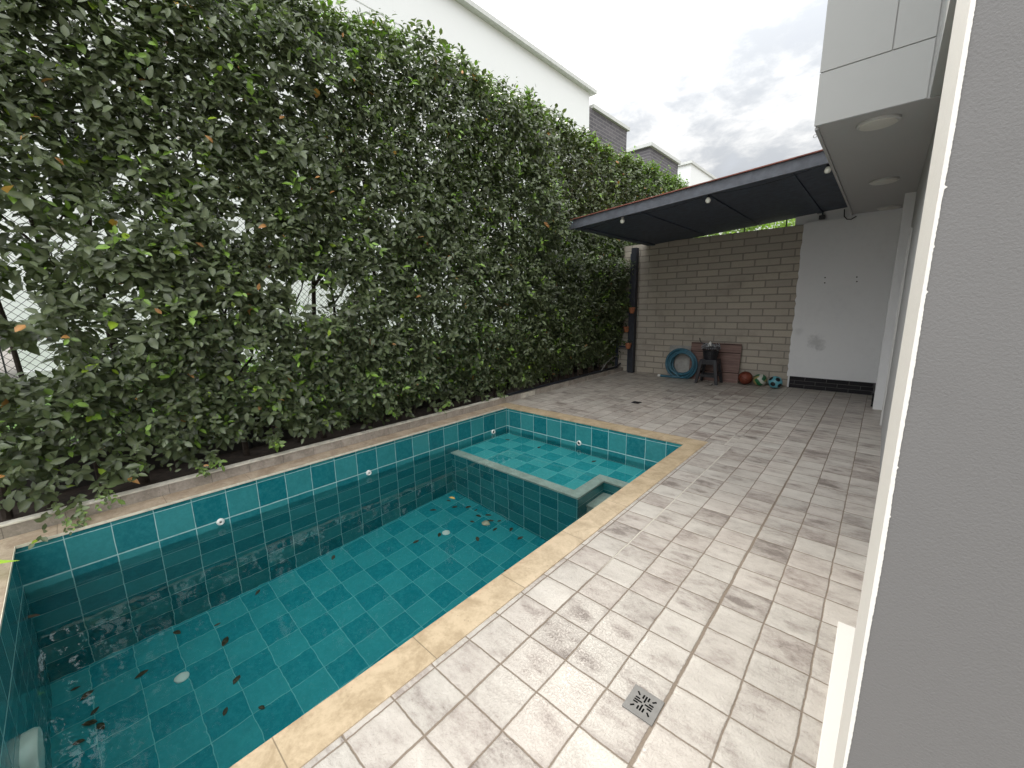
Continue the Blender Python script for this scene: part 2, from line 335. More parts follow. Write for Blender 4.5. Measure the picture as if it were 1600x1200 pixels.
def m_brown_board():
    m, g = material('brown_board'); p = g.geo(); s = g.sep(p)
    v = g.comb(g.m('MULTIPLY', s[0], 0.6), g.m('MULTIPLY', s[2], 9), 0)
    n = g.noise(v, 4, 5, 0.6)
    c = g.mixc(g.sstep(n, 0.35, 0.65), (0.130, 0.075, 0.062), (0.215, 0.128, 0.105))
    setc(g, c); setr(g, 0.6); return m
M['brown'] = m_brown_board()
def m_water():
    m = bpy.data.materials.new('pool_water'); m.use_nodes = True; t = m.node_tree; t.nodes.clear(); g = NT(t)
    gl = g.new('ShaderNodeBsdfGlass'); gl.inputs['IOR'].default_value = 1.33; gl.inputs['Roughness'].default_value = 0.0
    gl.inputs['Color'].default_value = (0.86, 1.0, 1.0, 1)
    p = g.geo()
    n = g.noise(p, 3.0, 2, 0.5, 0.3); n2 = g.noise(p, 11, 2, 0.5)
    s = g.sep(p)
    amp = g.m('MULTIPLY', g.sstep(s[1], 1.2, -1.0, 0.0, 1.0), 1.0)
    h = g.m('ADD', g.m('MULTIPLY', n, 0.9), g.m('MULTIPLY', n2, g.m('ADD', 0.08, g.m('MULTIPLY', amp, 0.20))))
    g.lk(g.bump(h, 0.26, 0.010), gl.inputs['Normal'])
    o = g.new('ShaderNodeOutputMaterial'); g.lk(gl.outputs[0], o.inputs[0]); return m
M['water'] = m_water()

# ------------------------------------------------------------------ builders
class MB:
    def __init__(s): s.v = []; s.f = []; s.mi = []
    def quad(s, a, b, c, d, mi=0):
        n = len(s.v); s.v += [a, b, c, d]; s.f.append((n, n+1, n+2, n+3)); s.mi.append(mi)
    def box(s, x0, x1, y0, y1, z0, z1, mi=0, rot=None, pivot=None):
        n = len(s.v)
        vs = [(x, y, z) for z in (z0, z1) for y in (y0, y1) for x in (x0, x1)]
        if rot is not None:
            pv = Vector(pivot); vs = [tuple(rot @ (Vector(v)-pv) + pv) for v in vs]
        s.v += vs
        for f in ((0, 2, 3, 1), (4, 5, 7, 6), (0, 1, 5, 4), (2, 6, 7, 3), (0, 4, 6, 2), (1, 3, 7, 5)):
            s.f.append(tuple(n+i for i in f)); s.mi.append(mi)
    def prism(s, pts, axis_from, axis_to, mi=0):
        """pts: list of 3D points of one end, offset vector to other end"""
        n = len(s.v); k = len(pts); off = Vector(axis_to)-Vector(axis_from)
        s.v += [tuple(p) for p in pts] + [tuple(Vector(p)+off) for p in pts]
        s.f.append(tuple(range(n+k-1, n-1, -1))); s.mi.append(mi)
        s.f.append(tuple(range(n+k, n+2*k))); s.mi.append(mi)
        for i in range(k):
            j = (i+1) % k; s.f.append((n+i, n+j, n+k+j, n+k+i)); s.mi.append(mi)
    def tube(s, pts, r, seg=8, mi=0, closed=False, caps=True):
        pts = [Vector(p) for p in pts]; k = len(pts); rings = []
        rr = r if hasattr(r, '__len__') else [r]*k
        up = None
        for i in range(k):
            a = pts[(i-1) % k] if (i > 0 or closed) else pts[i]; b = pts[(i+1) % k] if (i < k-1 or closed) else pts[i]
            t = (b-a).normalized()
            if up is None:
                up = Vector((0, 0, 1)) if abs(t.z) < 0.9 else Vector((1, 0, 0))
            sd = t.cross(up).normalized(); up = sd.cross(t).normalized()
            n = len(s.v)
            for j in range(seg):
                an = 2*math.pi*j/seg; s.v.append(tuple(pts[i] + (sd*math.cos(an)+up*math.sin(an))*rr[i]))
            rings.append(n)
        m = k if closed else k-1
        for i in range(m):
            a, b = rings[i], rings[(i+1) % k]
            for j in range(seg):
                j2 = (j+1) % seg; s.f.append((a+j, a+j2, b+j2, b+j)); s.mi.append(mi)
        if caps and not closed:
            s.f.append(tuple(rings[0]+j for j in range(seg))[::-1]); s.mi.append(mi)
            s.f.append(tuple(rings[-1]+j for j in range(seg))); s.mi.append(mi)
    def lathe(s, prof, c, axis='Z', seg=28, mi=0):
        """prof: list of (radius, height)"""
        c = Vector(c); n0 = len(s.v); k = len(prof)
        B = {'Z': (Vector((1, 0, 0)), Vector((0, 1, 0)), Vector((0, 0, 1))), 'X': (Vector((0, 1, 0)), Vector((0, 0, 1)), Vector((1, 0, 0))), 'Y': (Vector((0, 0, 1)), Vector((1, 0, 0)), Vector((0, 1, 0)))}[axis]
        for (r, h) in prof:
            for j in range(seg):
                a = 2*math.pi*j/seg; s.v.append(tuple(c + B[0]*r*math.cos(a) + B[1]*r*math.sin(a) + B[2]*h))
        for i in range(k-1):
            for j in range(seg):
                j2 = (j+1) % seg; s.f.append((n0+i*seg+j, n0+i*seg+j2, n0+(i+1)*seg+j2, n0+(i+1)*seg+j)); s.mi.append(mi)
        s.f.append(tuple(n0+j for j in range(seg))[::-1]); s.mi.append(mi)
        s.f.append(tuple(n0+(k-1)*seg+j for j in range(seg))); s.mi.append(mi)
    def build(s, name, mats, parent=None, smooth=False, bevel=0.0, loc=None):
        me = bpy.data.meshes.new(name); me.from_pydata(s.v, [], s.f); me.update()
        for m in (mats if isinstance(mats, (list, tuple)) else [mats]): me.materials.append(m)
        for p, mi in zip(me.polygons, s.mi): p.material_index = mi
        o = bpy.data.objects.new(name, me); scene.collection.objects.link(o)
        if smooth:
            for p in me.polygons: p.use_smooth = True
            md = o.modifiers.new('edge', 'EDGE_SPLIT'); md.split_angle = R_(40)
        if bevel:
            b = o.modifiers.new('bevel', 'BEVEL'); b.width = bevel; b.segments = 2; b.limit_method = 'ANGLE'; b.angle_limit = R_(40)
        if parent is not None:
            o.parent = parent; o.matrix_parent_inverse = Matrix.Translation(-Vector(parent.location)) if parent.rotation_euler.z == 0 else parent.matrix_world.inverted()
        return o
def thing(name, label, cat, loc=(0, 0, 0), group=None):
    o = bpy.data.objects.new(name, None); o.location = loc; o.empty_display_size = 0.1; scene.collection.objects.link(o)
    o['label'] = label; o['category'] = cat
    if group: o['group'] = group
    return o
def tag(o, label, cat, group=None):
    o['label'] = label; o['category'] = cat
    if group: o['group'] = group
    return o
def struct(o): o['kind'] = 'structure'; return o
def mb(): return MB()

# ------------------------------------------------------------------ setting
XL, XR, Y0, Y1 = -3.085, -0.402, -1.50, 3.346   # pool inner edges
ZW, ZF = -0.35, -1.747
def frame_sheet(name, X0, X1, YA, YB, hx0, hx1, hy0, hy1, z, mat):
    b = mb()
    b.quad((X0, YA, z), (hx0, YA, z), (hx0, YB, z), (X0, YB, z)); b.quad((hx1, YA, z), (X1, YA, z), (X1, YB, z), (hx1, YB, z))
    b.quad((hx0, YA, z), (hx1, YA, z), (hx1, hy0, z), (hx0, hy0, z)); b.quad((hx0, hy1, z), (hx1, hy1, z), (hx1, YB, z), (hx0, YB, z))
    return struct(b.build(name, mat))
frame_sheet('ground', -300, 300, -300, 300, -9.3, 1.6, -9, 9.0, -0.03, M['earth'])
b = mb(); b.quad((-9.9, -9.5, -0.02), (-3.3, -9.5, -0.02), (-3.3, 30, -0.02), (-9.9, 30, -0.02)); struct(b.build('lawn', M['grass']))
frame_sheet('patio_floor', -3.29, 1.75, -3.2, 7.62, XL-0.02, XR+0.02, Y0-0.02, Y1+0.02, 0.0, M['floor'])
b = mb(); b.quad((-4.2, -9, 0.03), (-3.36, -9, 0.03), (-3.36, 12.6, 0.03), (-4.2, 12.6, 0.03)); struct(b.build('soil_bed', M['soil']))
b = mb()
nx, ny = 2, 2
b.quad((XL, Y0, ZW), (XR, Y0, ZW), (XR, Y1, ZW), (XL, Y1, ZW)); struct(b.build('water', M['water']))

# ------------------------------------------------------------------ swimming pool
pool = thing('swimming_pool', 'teal tiled swimming pool with raised ledge and sandy stone coping', 'swimming pool', (-1.74, 0.9, 0))
T = 0.12
b = mb(); b.box(XL-T, XL, Y0-T, Y1+T, ZF-0.1, -0.015); b.build('pool_wall', M['pool_yz'], pool)
b = mb(); b.box(XR, XR+T, Y0-T, Y1+T, ZF-0.1, -0.015); b.build('pool_wall', M['pool_yz'], pool)
b = mb(); b.box(XL, XR, Y1, Y1+T, ZF-0.1, -0.015); b.build('pool_wall', M['pool_xz'], pool)
b = mb(); b.box(XL, XR, Y0-T, Y0, ZF-0.1, -0.015); b.build('pool_wall', M['pool_xz'], pool)
b = mb(); b.quad((XL, Y0, ZF), (XR, Y0, ZF), (XR, Y1, ZF), (XL, Y1, ZF)); b.build('pool_floor', M['pool_fl'], pool)
# coping slabs
def cop(x0, x1, y0, y1, mat, lipside):
    b = mb(); b.box(x0, x1, y0, y1, -0.014, 0.005)
    o = b.build('coping', mat, pool, bevel=0.004)
    return o
cop(XR-0.008, -0.228, Y0, Y1, M['trav'], 0)
cop(XL-0.205, -0.228, Y1-0.008, 3.560, M['trav_x'], 0)
cop(XL-0.205, XL+0.008, Y0, Y1-0.008, M['trav_shade'], 0)
cop(XL-0.205, -0.228, Y0-0.22, Y0+0.008, M['trav_shade'], 0)
b = mb(); b.box(XL+0.008, XL+0.0115, Y0+0.012, Y1-0.012, -0.013, 0.0065); b.box(XL+0.0115, XR-0.012, Y0+0.008, Y0+0.0115, -0.013, 0.0065)
b.build('coping_edge', M['lip'], pool)
# ledge
LY, NX, NY = 2.235, -1.062, 2.76
b = mb(); b.box(XL, NX, LY, Y1, ZF, -0.548); b.box(NX, XR, NY, Y1, ZF, -0.549)
lg = b.build('ledge', M['pool_xz2'], pool)
b = mb(); b.quad((XL, LY+0.12, -0.540), (NX-0.12, LY+0.12, -0.540), (NX-0.12, Y1, -0.540), (XL, Y1, -0.540)); b.quad((NX-0.12, NY+0.12, -0.540), (XR, NY+0.12, -0.540), (XR, Y1, -0.540), (NX-0.12, Y1, -0.540))
b.build('ledge_floor', M['pool_lg'], lg)
b = mb(); b.box(XL, NX+0.008, LY-0.008, LY+0.122, -0.547, -0.505); b.box(NX-0.122, NX+0.008, LY+0.122, NY+0.122, -0.547, -0.505); b.box(NX+0.008, XR, NY-0.008, NY+0.122, -0.547, -0.505)
b.build('ledge_cap', M['cap'], lg)
# step in the notch
b = mb(); b.box(NX, XR, 2.40, NY, -0.86, -0.82); b.box(NX, XR, 2.415, NY, ZF, -0.861)
st = b.build('step', [M['cap']], pool)
b = mb(); b.box(NX+0.02, XR, 2.04, 2.40, -1.20, -1.16); b.box(NX+0.02, XR, 2.06, 2.40, ZF, -1.201); b.build('step', M['pool_xz2'], pool)
# inlets
def inlet(pos, axis, sgn, big):
    r = 0.030 if not big else 0.034
    b = mb(); pr = [(r, 0), (r, 0.010), (r*0.82, 0.022), (r*0.55, 0.024), (r*0.45, 0.016)] if not big else [(r, 0), (r, 0.012), (r*0.85, 0.02), (r*0.62, 0.02), (r*0.60, 0.004)]
    pr = [(a, h*sgn) for a, h in pr]
    b.lathe(pr, pos, axis); o = b.build('water_inlet', M['plastic_w'], pool, smooth=True)
    c = mb(); k = 0.0165 if not big else 0.0045
    c.lathe([(r*(0.22 if not big else 0.58), 0.0), (r*(0.22 if not big else 0.58), k*sgn)], pos, axis); c.build('nozzle_hole', M['hole'], o)
inlet((XL, -0.375, -0.30), 'X', 1, False); inlet((XL, 1.035, -0.305), 'X', 1, False)
inlet((XL, 3.04, -0.315), 'X', 1, True); inlet((-1.765, Y1, -0.285), 'Y', -1, True)
for (x, y) in ((-2.498, -0.855), (-2.427, 1.579)):
    b = mb(); b.lathe([(0.045, 0), (0.045, 0.008), (0.036, 0.016), (0.012, 0.018)], (x, y, ZF)); b.build('drain_cover', M['lens'], pool, smooth=True)
b = mb(); b.lathe([(0.15, 0), (0.15, 0.040), (0.138, 0.056), (0.06, 0.062)], (-1.80, Y0, -0.80), 'Y', 40)
b.build('pool_light', M['lens'], pool, smooth=True)

# ------------------------------------------------------------------ kerb and pipe
kb = thing('garden_kerb', 'low tiled kerb with pale cap along the foot of the hedge', 'kerb', (-3.32, 3, 0))
b = mb(); b.box(-3.345, -3.295, -3.4, 7.55, -0.05, 0.088); b.build('kerb_tile', M['kerb'], kb)
b = mb()
for (a, c) in ((-3.4, 1.18), (1.19, 3.62)): b.box(-3.362, -3.289, a, c, 0.0885, 0.102)
b.box(-3.2945, -3.2915, 3.92, 4.30, 0.004, 0.086)
b.build('kerb_cap', M['kerbtop'], kb, bevel=0.003)
b = mb(); pts = [(-3.37, 3.55, 0.085), (-3.345, 3.7, 0.105), (-3.34, 4.6, 0.108), (-3.345, 5.6, 0.108), (-3.36, 6.6, 0.11), (-3.38, 7.35, 0.11), (-3.40, 7.6, 0.16)]
b.tube(pts, 0.020, 10); tag(b.build('irrigation_pipe', M['pipe'], smooth=True), 'dark plastic pipe lying on the kerb at the far end of the hedge', 'pipe')
b = mb(); b.tube([(-3.34, 6.62, 0.12), (-3.30, 6.78, 0.28), (-3.28, 6.95, 0.36), (-3.30, 7.15, 0.38), (-3.33, 7.3, 0.36)], 0.006, 6); tag(b.build('thin_tube', M['board'], smooth=True), 'thin grey tube arching up from the kerb near the dark post', 'tube')

# ------------------------------------------------------------------ drains
def drain(cx, cy, s, detail):
    o = thing('floor_drain', 'square steel floor drain with radiating slots in the near tiles' if detail else 'dark square floor drain in the far tiles beyond the pool', 'drain', (cx, cy, 0))
    b = mb(); b.box(cx-s, cx+s, cy-s, cy+s, -0.004, 0.0045); b.build('grate', M['steel'] if detail else M['plastic_b'], o, bevel=0.001)
    if detail:
        h = mb()
        def slot(x, y, ln, an):
            rot = Matrix.Rotation(R_(an), 3, 'Z'); h.box(cx+x-ln/2, cx+x+ln/2, cy+y-0.0032, cy+y+0.0032, 0.0040, 0.0049, rot=rot, pivot=(cx+x, cy+y, 0.004))
        for k in range(4):
            q = Matrix.Rotation(R_(90*k), 3, 'Z')
            for (x, y, ln, an) in ((0.0, 0.021, 0.030, 90), (0.0105, 0.027, 0.018, 90), (-0.0105, 0.027, 0.018, 90), (0.031, 0.031, 0.017, 45)):
                v = q @ Vector((x, y, 0)); slot(v.x, v.y, ln, an+90*k)
        h.build('slots', M['hole'], o)
    else:
        h = mb()
        for i in range(5): h.box(cx-s*0.7, cx+s*0.7, cy-s*0.7+i*s*0.33, cy-s*0.7+i*s*0.33+0.008, 0.0046, 0.0052)
        h.build('slots', M['hole'], o)
drain(0.541, 0.231, 0.0595, True); drain(-1.675, 4.83, 0.062, False)

# ------------------------------------------------------------------ back walls
bw = thing('block_wall', 'tall grey concrete block wall closing the far end of the patio', 'wall', (-1.6, 7.6, 0))
b = mb(); b.box(-4.4, -0.11, 7.60, 7.76, -0.05, 2.78); b.build('block_face', M['block'], bw)
b = mb()
for x in (-1.034, -0.383): b.tube([(x, 7.68, 2.78), (x, 7.68, 3.6)], 0.011, 6)
b.build('spike', M['black'], bw)
pw = thing('plastered_wall', 'white plastered wall with stains beside the block wall, black brick skirting below', 'wall', (0.5, 7.6, 0))
# ragged left plaster edge
b = mb(); zs = [0.20+i*0.0636 for i in range(42)]; L = [(-0.115+random.uniform(-0.012, 0.012)+(0.10*(1-i/41.0)*0), z) for i, z in enumerate(zs)]
for i in range(len(L)-1):
    (xa, za), (xb, zb) = L[i], L[i+1]
    b.quad((xa, 7.572, za), (1.10, 7.572, za), (1.10, 7.572, zb), (xb, 7.572, zb)); b.quad((xa, 7.60, za), (xa, 7.572, za), (xb, 7.572, zb), (xb, 7.60, zb))
b.box(-0.108, 1.3, 7.5985, 7.76, 0.0, 2.795)
b.box(-0.25, 1.3, 7.64, 7.76, 2.782, 3.02)
b.build('plaster', M['white'], pw)
b = mb(); b.box(-0.075, 1.079, 7.553, 7.597, 0.0, 0.203); sk = b.build('skirting', M['plinth'], pw)
b = mb(); b.box(1.058, 1.079, 6.62, 7.552, 0.0, 0.203); b.build('skirting', M['plinth_y'], pw)
for (x, z) in ((0.258, 1.890), (0.262, 1.806), (0.663, 1.875), (0.671, 1.805)):
    b = mb(); b.lathe([(0.010, 0), (0.010, -0.006), (0.004, -0.008)], (x, 7.572, z), 'Y', 10); b.build('wall_plug', M['hole'], pw)

# ------------------------------------------------------------------ our house
hs = thing('house', 'white and grey painted house side with overhanging balcony and grey doorway edge', 'house', (1.3, 3, 0))
b = mb(); b.box(1.08, 1.30, 6.45, 7.571, 0.0, 2.846); b.build('column', M['white'], hs, bevel=0.003)
b = mb(); b.box(1.185, 1.40, 0.30, 6.449, 0.0, 2.846); b.build('wall', M['soff'], hs)
b = mb(); b.box(1.165, 1.184, 5.50, 5.56, 0.0, 2.3); b.build('door_frame', M['fitting'], hs)
b = mb(); b.box(1.122, 1.40, 0.10, 3.117, 2.852, 6.5); b.build('upper_wall', M['midgrey'], hs)
bal = mb(); bal.box(0.497, 1.40, 3.118, 7.60, 2.850, 5.4); bo = bal.build('balcony', M['balc'], hs)
b = mb(); b.box(0.49, 1.107, 3.108, 3.117, 2.850, 3.211); b.box(0.49, 0.892, 3.108, 3.117, 3.218, 5.4); b.box(0.899, 1.107, 3.108, 3.117, 3.218, 5.4)
b.build('balcony_panels', M['balc'], bo, bevel=0.0015)
b = mb(); b.box(0.4975, 1.40, 3.1185, 7.598, 2.8465, 2.8495); b.build('soffit', M['soff'], bo)
b = mb(); b.box(0.492, 0.515, 3.14, 7.57, 2.830, 2.846); b.build('drip_strip', M['soff'], bo)
b = mb(); b.tube([(0.478+0.012*math.cos(a), 3.30, 2.835+0.012*math.sin(a)) for a in [i*0.6 for i in range(11)]], 0.0025, 6); b.build('hook', M['fitting'], bo)
for (x, y) in ((0.862, 3.345), (0.885, 5.46), (0.93, 7.36)):
    b = mb(); b.lathe([(0.128, 0), (0.130, -0.008), (0.128, -0.016), (0.114, -0.020)], (x, y, 2.846), 'Z', 48); lt = b.build('ceiling_light', M['fitting'], hs, smooth=True)
    b = mb(); b.lathe([(0.113, -0.0195), (0.110, -0.026), (0.08, -0.030)], (x, y, 2.846), 'Z', 48); b.build('diffuser', M['frost'], lt, smooth=True)
# doorway edge: grey reveal and the white outer edge
b = mb(); b.box(1.0965, 1.9, -0.340, 0.060, -0.2, 4.2); b.build('door_reveal', M['grey'], hs)
b = mb(); zz = np.arange(0.0, 3.4, 0.0022); w = 0.0002+0.0006*rng.random(len(zz)); 
w = w + 0.0032*(rng.random(len(zz)) > 0.988)*rng.random(len(zz)) + 0.0006*np.sin(zz*7)+0.0004*np.sin(zz*23)
for i in range(len(zz)-1):
    b.quad((1.0935, -0.3412, zz[i]), (1.0975+w[i], -0.3412, zz[i]), (1.0975+w[i+1], -0.3412, zz[i+1]), (1.0935, -0.3412, zz[i+1]))
b.box(1.0935, 1.0964, -0.341, 0.0605, -0.2, 4.2)
b.build('white_edge', M['strip'], hs)
b = mb(); b.box(1.062, 1.18, -1.2, 1.200, -0.01, 0.030); b.build('door_sill', M['strip'], hs, bevel=0.004)

# ------------------------------------------------------------------ canopy
cn = thing('canopy', 'dark navy timber lean-to canopy with thin red roof edge over the far patio', 'canopy', (-1.4, 6, 2.8))
SL = 0.0718
def zc(x): return 2.778+SL*(x+2.2)
def slope_slab(x0, x1, y0, y1, d0, d1):
    b = mb(); pts = [(x0, y0, zc(x0)+d0), (x1, y0, zc(x1)+d0), (x1, y0, zc(x1)+d1), (x0, y0, zc(x0)+d1)]
    b.prism(pts, (0, y0, 0), (0, y1, 0)); return b
CX0, CX1, CY0 = -2.85, 0.489, 4.65
# underside boards running across, each its own strip with a thin gap
b = mb(); y = CY0+0.042
while y < 7.70:
    s = slope_slab(CX0, CX1, y, min(y+0.138, 7.72), 0.004, 0.022); k = len(b.v); b.v += s.v; b.f += [tuple(i+k for i in f) for f in s.f]; b.mi += s.mi; y += 0.142
b.build('ceiling_boards', M['navy'], cn)
s = slope_slab(CX0-0.01, CX1, CY0, CY0+0.04, -0.022, 0.112); s.build('fascia', M['navy2'], cn, bevel=0.003)
s = slope_slab(CX0-0.02, CX1, CY0-0.03, 7.80, 0.113, 0.124); s.build('roof_sheet', M['red'], cn)
s = slope_slab(CX0, CX1, CY0+0.041, 7.72, 0.023, 0.112); s.build('roof_filling', M['navy'], cn)
for x in (-2.75, -1.75, -0.85, 0.05):
    s = slope_slab(x, x+0.07, CY0+0.041, 7.597, -0.018, 0.0035); s.build('rafter', M['navy'], cn, bevel=0.003)
b = mb(); b.box(-3.12, -3.00, 7.40, 7.52, 0.0, 2.70); b.build('post', M['postm'], cn, bevel=0.006)
# bulbs
for (x, z, lab) in ((-1.97, 2.735, 'white light bulb hanging under the canopy edge nearest the hedge'), (-0.78, 2.812, 'white light bulb hanging at the middle of the canopy edge'), (0.430, 2.905, 'white light bulb hanging beside the balcony corner')):
    o = thing('light_bulb', lab, 'light bulb', (x, 4.75, z), 'bulbs strung along the canopy edge')
    b = mb(); b.lathe([(0.003, -0.040), (0.020, -0.035), (0.030, -0.020), (0.032, -0.005), (0.026, 0.012), (0.017, 0.026)], (x, 4.75, z), 'Z', 20); b.build('glass', M['bulbglass'], o, smooth=True)
    b = mb(); b.lathe([(0.017, 0.0265), (0.019, 0.045), (0.014, 0.060)], (x, 4.75, z), 'Z', 16); b.build('socket', M['plastic_b'] if x > -1 else M['fitting'], o, smooth=True)
b = mb()
bp = [(-3.1, 2.70), (-1.97, 2.796), (-0.78, 2.873), (0.430, 2.966)]
pts = []
for i in range(3):
    for t in range(9):
        u = t/9; x = bp[i][0]*(1-u)+bp[i+1][0]*u; z = bp[i][1]*(1-u)+bp[i+1][1]*u - 0.045*math.sin(math.pi*u)
        pts.append((x, 4.75, z))
pts.append((0.43, 4.75, 2.966)); b.tube(pts, 0.0035, 5); tag(b.build('light_cable', M['black']), 'thin dark cable drooping between the bulbs under the canopy', 'cable')
b = mb(); b.tube([(0.40, 7.55, 2.93), (0.41, 7.53, 2.82), (0.45, 7.52, 2.77), (0.50, 7.52, 2.76), (0.56, 7.53, 2.80)], 0.008, 6); tag(b.build('wall_cable', M['black'], smooth=True), 'short black cable looping down at the top of the white wall', 'cable')
b = mb(); b.box(0.08, 0.16, 7.56, 7.638, 2.83, 2.89); b.tube([(0.12, 7.60, 2.89), (0.12, 7.60, 2.95)], 0.012, 6); tag(b.build('wall_sensor', M['plastic_b'], bevel=0.008), 'small black box fixed above the white wall under the canopy', 'sensor')

# ------------------------------------------------------------------ trellis and pots
tr = thing('wooden_trellis', 'dark wooden trellis left of the canopy post at the hedge end', 'trellis', (-3.3, 7.5, 0))
for x in (-3.50, -3.20):
    b = mb(); b.box(x, x+0.05, 7.53, 7.58, 0.0, 2.6); b.build('upright', M['navy'], tr)
for z in (0.55, 0.90, 1.33, 1.75, 2.2):
    b = mb(); b.box(-3.50, -3.13, 7.505, 7.529, z, z+0.035); b.build('slat', M['navy'], tr)

LEAFBUF = {}
def leaf_mesh(name, P, D, Nn, L, W, C, mat, parent=None, curl=0.18):
    """P base points, D directions, Nn normals, L lengths, W widths, C colours -> one mesh of leaves"""
    n = len(P); D = D/np.linalg.norm(D, axis=1)[:, None]
    S = np.cross(D, Nn); S /= (np.linalg.norm(S, axis=1)[:, None]+1e-9); U = np.cross(S, D)
    L = L[:, None]; W = W[:, None]
    st = [(0.0, 0.0), (0.30, 0.46), (0.66, 0.42), (1.0, 0.0)]
    cu = (curl*(0.4+1.2*rng.random(n)))[:, None]; fold = (0.10+0.22*rng.random(n))[:, None]
    def pt(t, w): return P + D*L*t + S*W*w + U*(np.abs(w)*W*fold*1.6 - L*cu*t*t)
    V = np.stack([pt(0, 0), pt(.30, 0), pt(.66, 0), pt(1., 0), pt(.30, -.46), pt(.66, -.42), pt(.30, .46), pt(.66, .42)], 1).reshape(-1, 3)
    loops = np.array([0, 1, 4, 4, 1, 2, 5, 5, 2, 3, 0, 6, 1, 6, 7, 2, 1, 7, 3, 2]); tot = np.array([3, 4, 3, 3, 4, 3]); start = np.array([0, 3, 7, 10, 13, 17])
    base = np.arange(n)[:, None]
    LV = (loops[None, :]+base*8).ravel(); LS = (start[None, :]+base*20).ravel(); LT = np.tile(tot, n)
    me = bpy.data.meshes.new(name); me.vertices.add(n*8); me.loops.add(n*20); me.polygons.add(n*6)
    me.vertices.foreach_set('co', V.astype(np.float32).ravel()); me.loops.foreach_set('vertex_index', LV.astype(np.int32))
    me.polygons.foreach_set('loop_start', LS.astype(np.int32)); me.polygons.foreach_set('loop_total', LT.astype(np.int32))
    me.polygons.foreach_set('use_smooth', np.ones(n*6, bool))
    me.update(calc_edges=True)
    a = me.attributes.new('leafcol', 'FLOAT_COLOR', 'POINT')
    CC = np.repeat(np.concatenate([C, np.ones((n, 1))], 1), 8, 0).reshape(n, 8, 4); CC[:, :, 3] = np.array([1, 1, 1, .5, 0, 0, 0, 0])
    a.data.foreach_set('color', CC.astype(np.float32).ravel())
    me.materials.append(mat); o = bpy.data.objects.new(name, me); scene.collection.objects.link(o)
    if parent is not None:
        o.parent = parent; o.matrix_parent_inverse = Matrix.Translation(-Vector(parent.location))
    return o
def shoots(O, Dr, LEN, nl, lmin, lmax, young):
    """leaves spirally set along each shoot"""
    Ps, Ds, Ns, Ls, Ws, Ys, Id = [], [], [], [], [], [], []
    n = len(O); Dr = Dr/np.linalg.norm(Dr, axis=1)[:, None]
    ref = np.where(np.abs(Dr[:, 2:3]) < 0.9, np.array([[0, 0, 1.]]), np.array([[1., 0, 0]]))
    A = np.cross(Dr, ref); A /= np.linalg.norm(A, axis=1)[:, None]; B = np.cross(Dr, A)
    ph0 = rng.random(n)*6.28; sc = rng.uniform(lmin, lmax, n)
    for k in range(nl):
        t = (k+0.5*rng.random(n))/nl; ph = ph0+k*2.4+rng.normal(0, .3, n)
        rad = A*np.cos(ph)[:, None]+B*np.sin(ph)[:, None]
        d = rad*0.85+Dr*(0.35+0.5*t)[:, None]+np.array([0, 0, -0.18])+rng.normal(0, .18, (n, 3))
        p = O+Dr*(LEN*t)[:, None]+np.array([0, 0, -0.10])*(LEN*t*t)[:, None]+rng.normal(0, .006, (n, 3))
        nn = Dr*0.5+np.array([0.45, 0, 0.65])+rng.normal(0, .35, (n, 3))
        l = sc*rng.uniform(.65, 1.15, n)*(1-0.35*t)
        Ps.append(p); Ds.append(d); Ns.append(nn); Ls.append(l); Ws.append(l*rng.uniform(.46, .62, n)); Ys.append(young*np.clip(t*1.6-0.3, 0, 1)); Id.append(np.arange(n))
    return [np.concatenate(x) for x in (Ps, Ds, Ns, Ls, Ws, Ys, Id)]
def vnoise(y, z, seed, sc):
    r = np.random.default_rng(seed); G = r.random((64, 64)); a = y*sc+500; b = z*sc+500
    i = np.floor(a).astype(int); j = np.floor(b).astype(int); fa = a-i; fb = b-j; fa = fa*fa*(3-2*fa); fb = fb*fb*(3-2*fb)
    g_ = lambda p, q: G[p % 64, q % 64]
    return (g_(i, j)*(1-fa)+g_(i+1, j)*fa)*(1-fb)+(g_(i, j+1)*(1-fa)+g_(i+1, j+1)*fa)*fb

for (x, z, lab) in ((-3.27, 1.415, 'terracotta wall pot, upper left of the four on the trellis'), (-3.02, 1.385, 'terracotta wall pot high on the dark canopy post'), (-3.19, 0.964, 'terracotta wall pot, middle height on the trellis'), (-3.08, 0.611, 'lowest terracotta wall pot near the foot of the canopy post')):
    yb = 7.50 if x < -3.13 else 7.39
    o = thing('wall_pot', lab, 'plant pot', (x, yb, z), 'terracotta pots by the canopy post')
    b = mb(); c = (x, yb-0.07, z-0.06)
    b.lathe([(0.040, 0), (0.052, 0.04), (0.064, 0.095), (0.070, 0.10), (0.070, 0.125), (0.058, 0.125), (0.05, 0.09)], c, 'Z', 18); b.build('pot', M['terra'], o, smooth=True)
    n = 5; O = np.tile(np.array([[x, yb-0.07, z+0.04]]), (n, 1)); Dd = rng.normal(0, .6, (n, 3))+np.array([0, -.2, .6])
    P_, D_, N_, L_, W_, Y_, _ = shoots(O, Dd, np.full(n, .12), 6, .05, .08, np.zeros(n))
    Cc = np.array([[.035, .07, .025]])*rng.uniform(.6, 1.4, (len(P_), 1)); leaf_mesh('foliage', P_, D_, N_, L_, W_, Cc, M['leaf'], o)

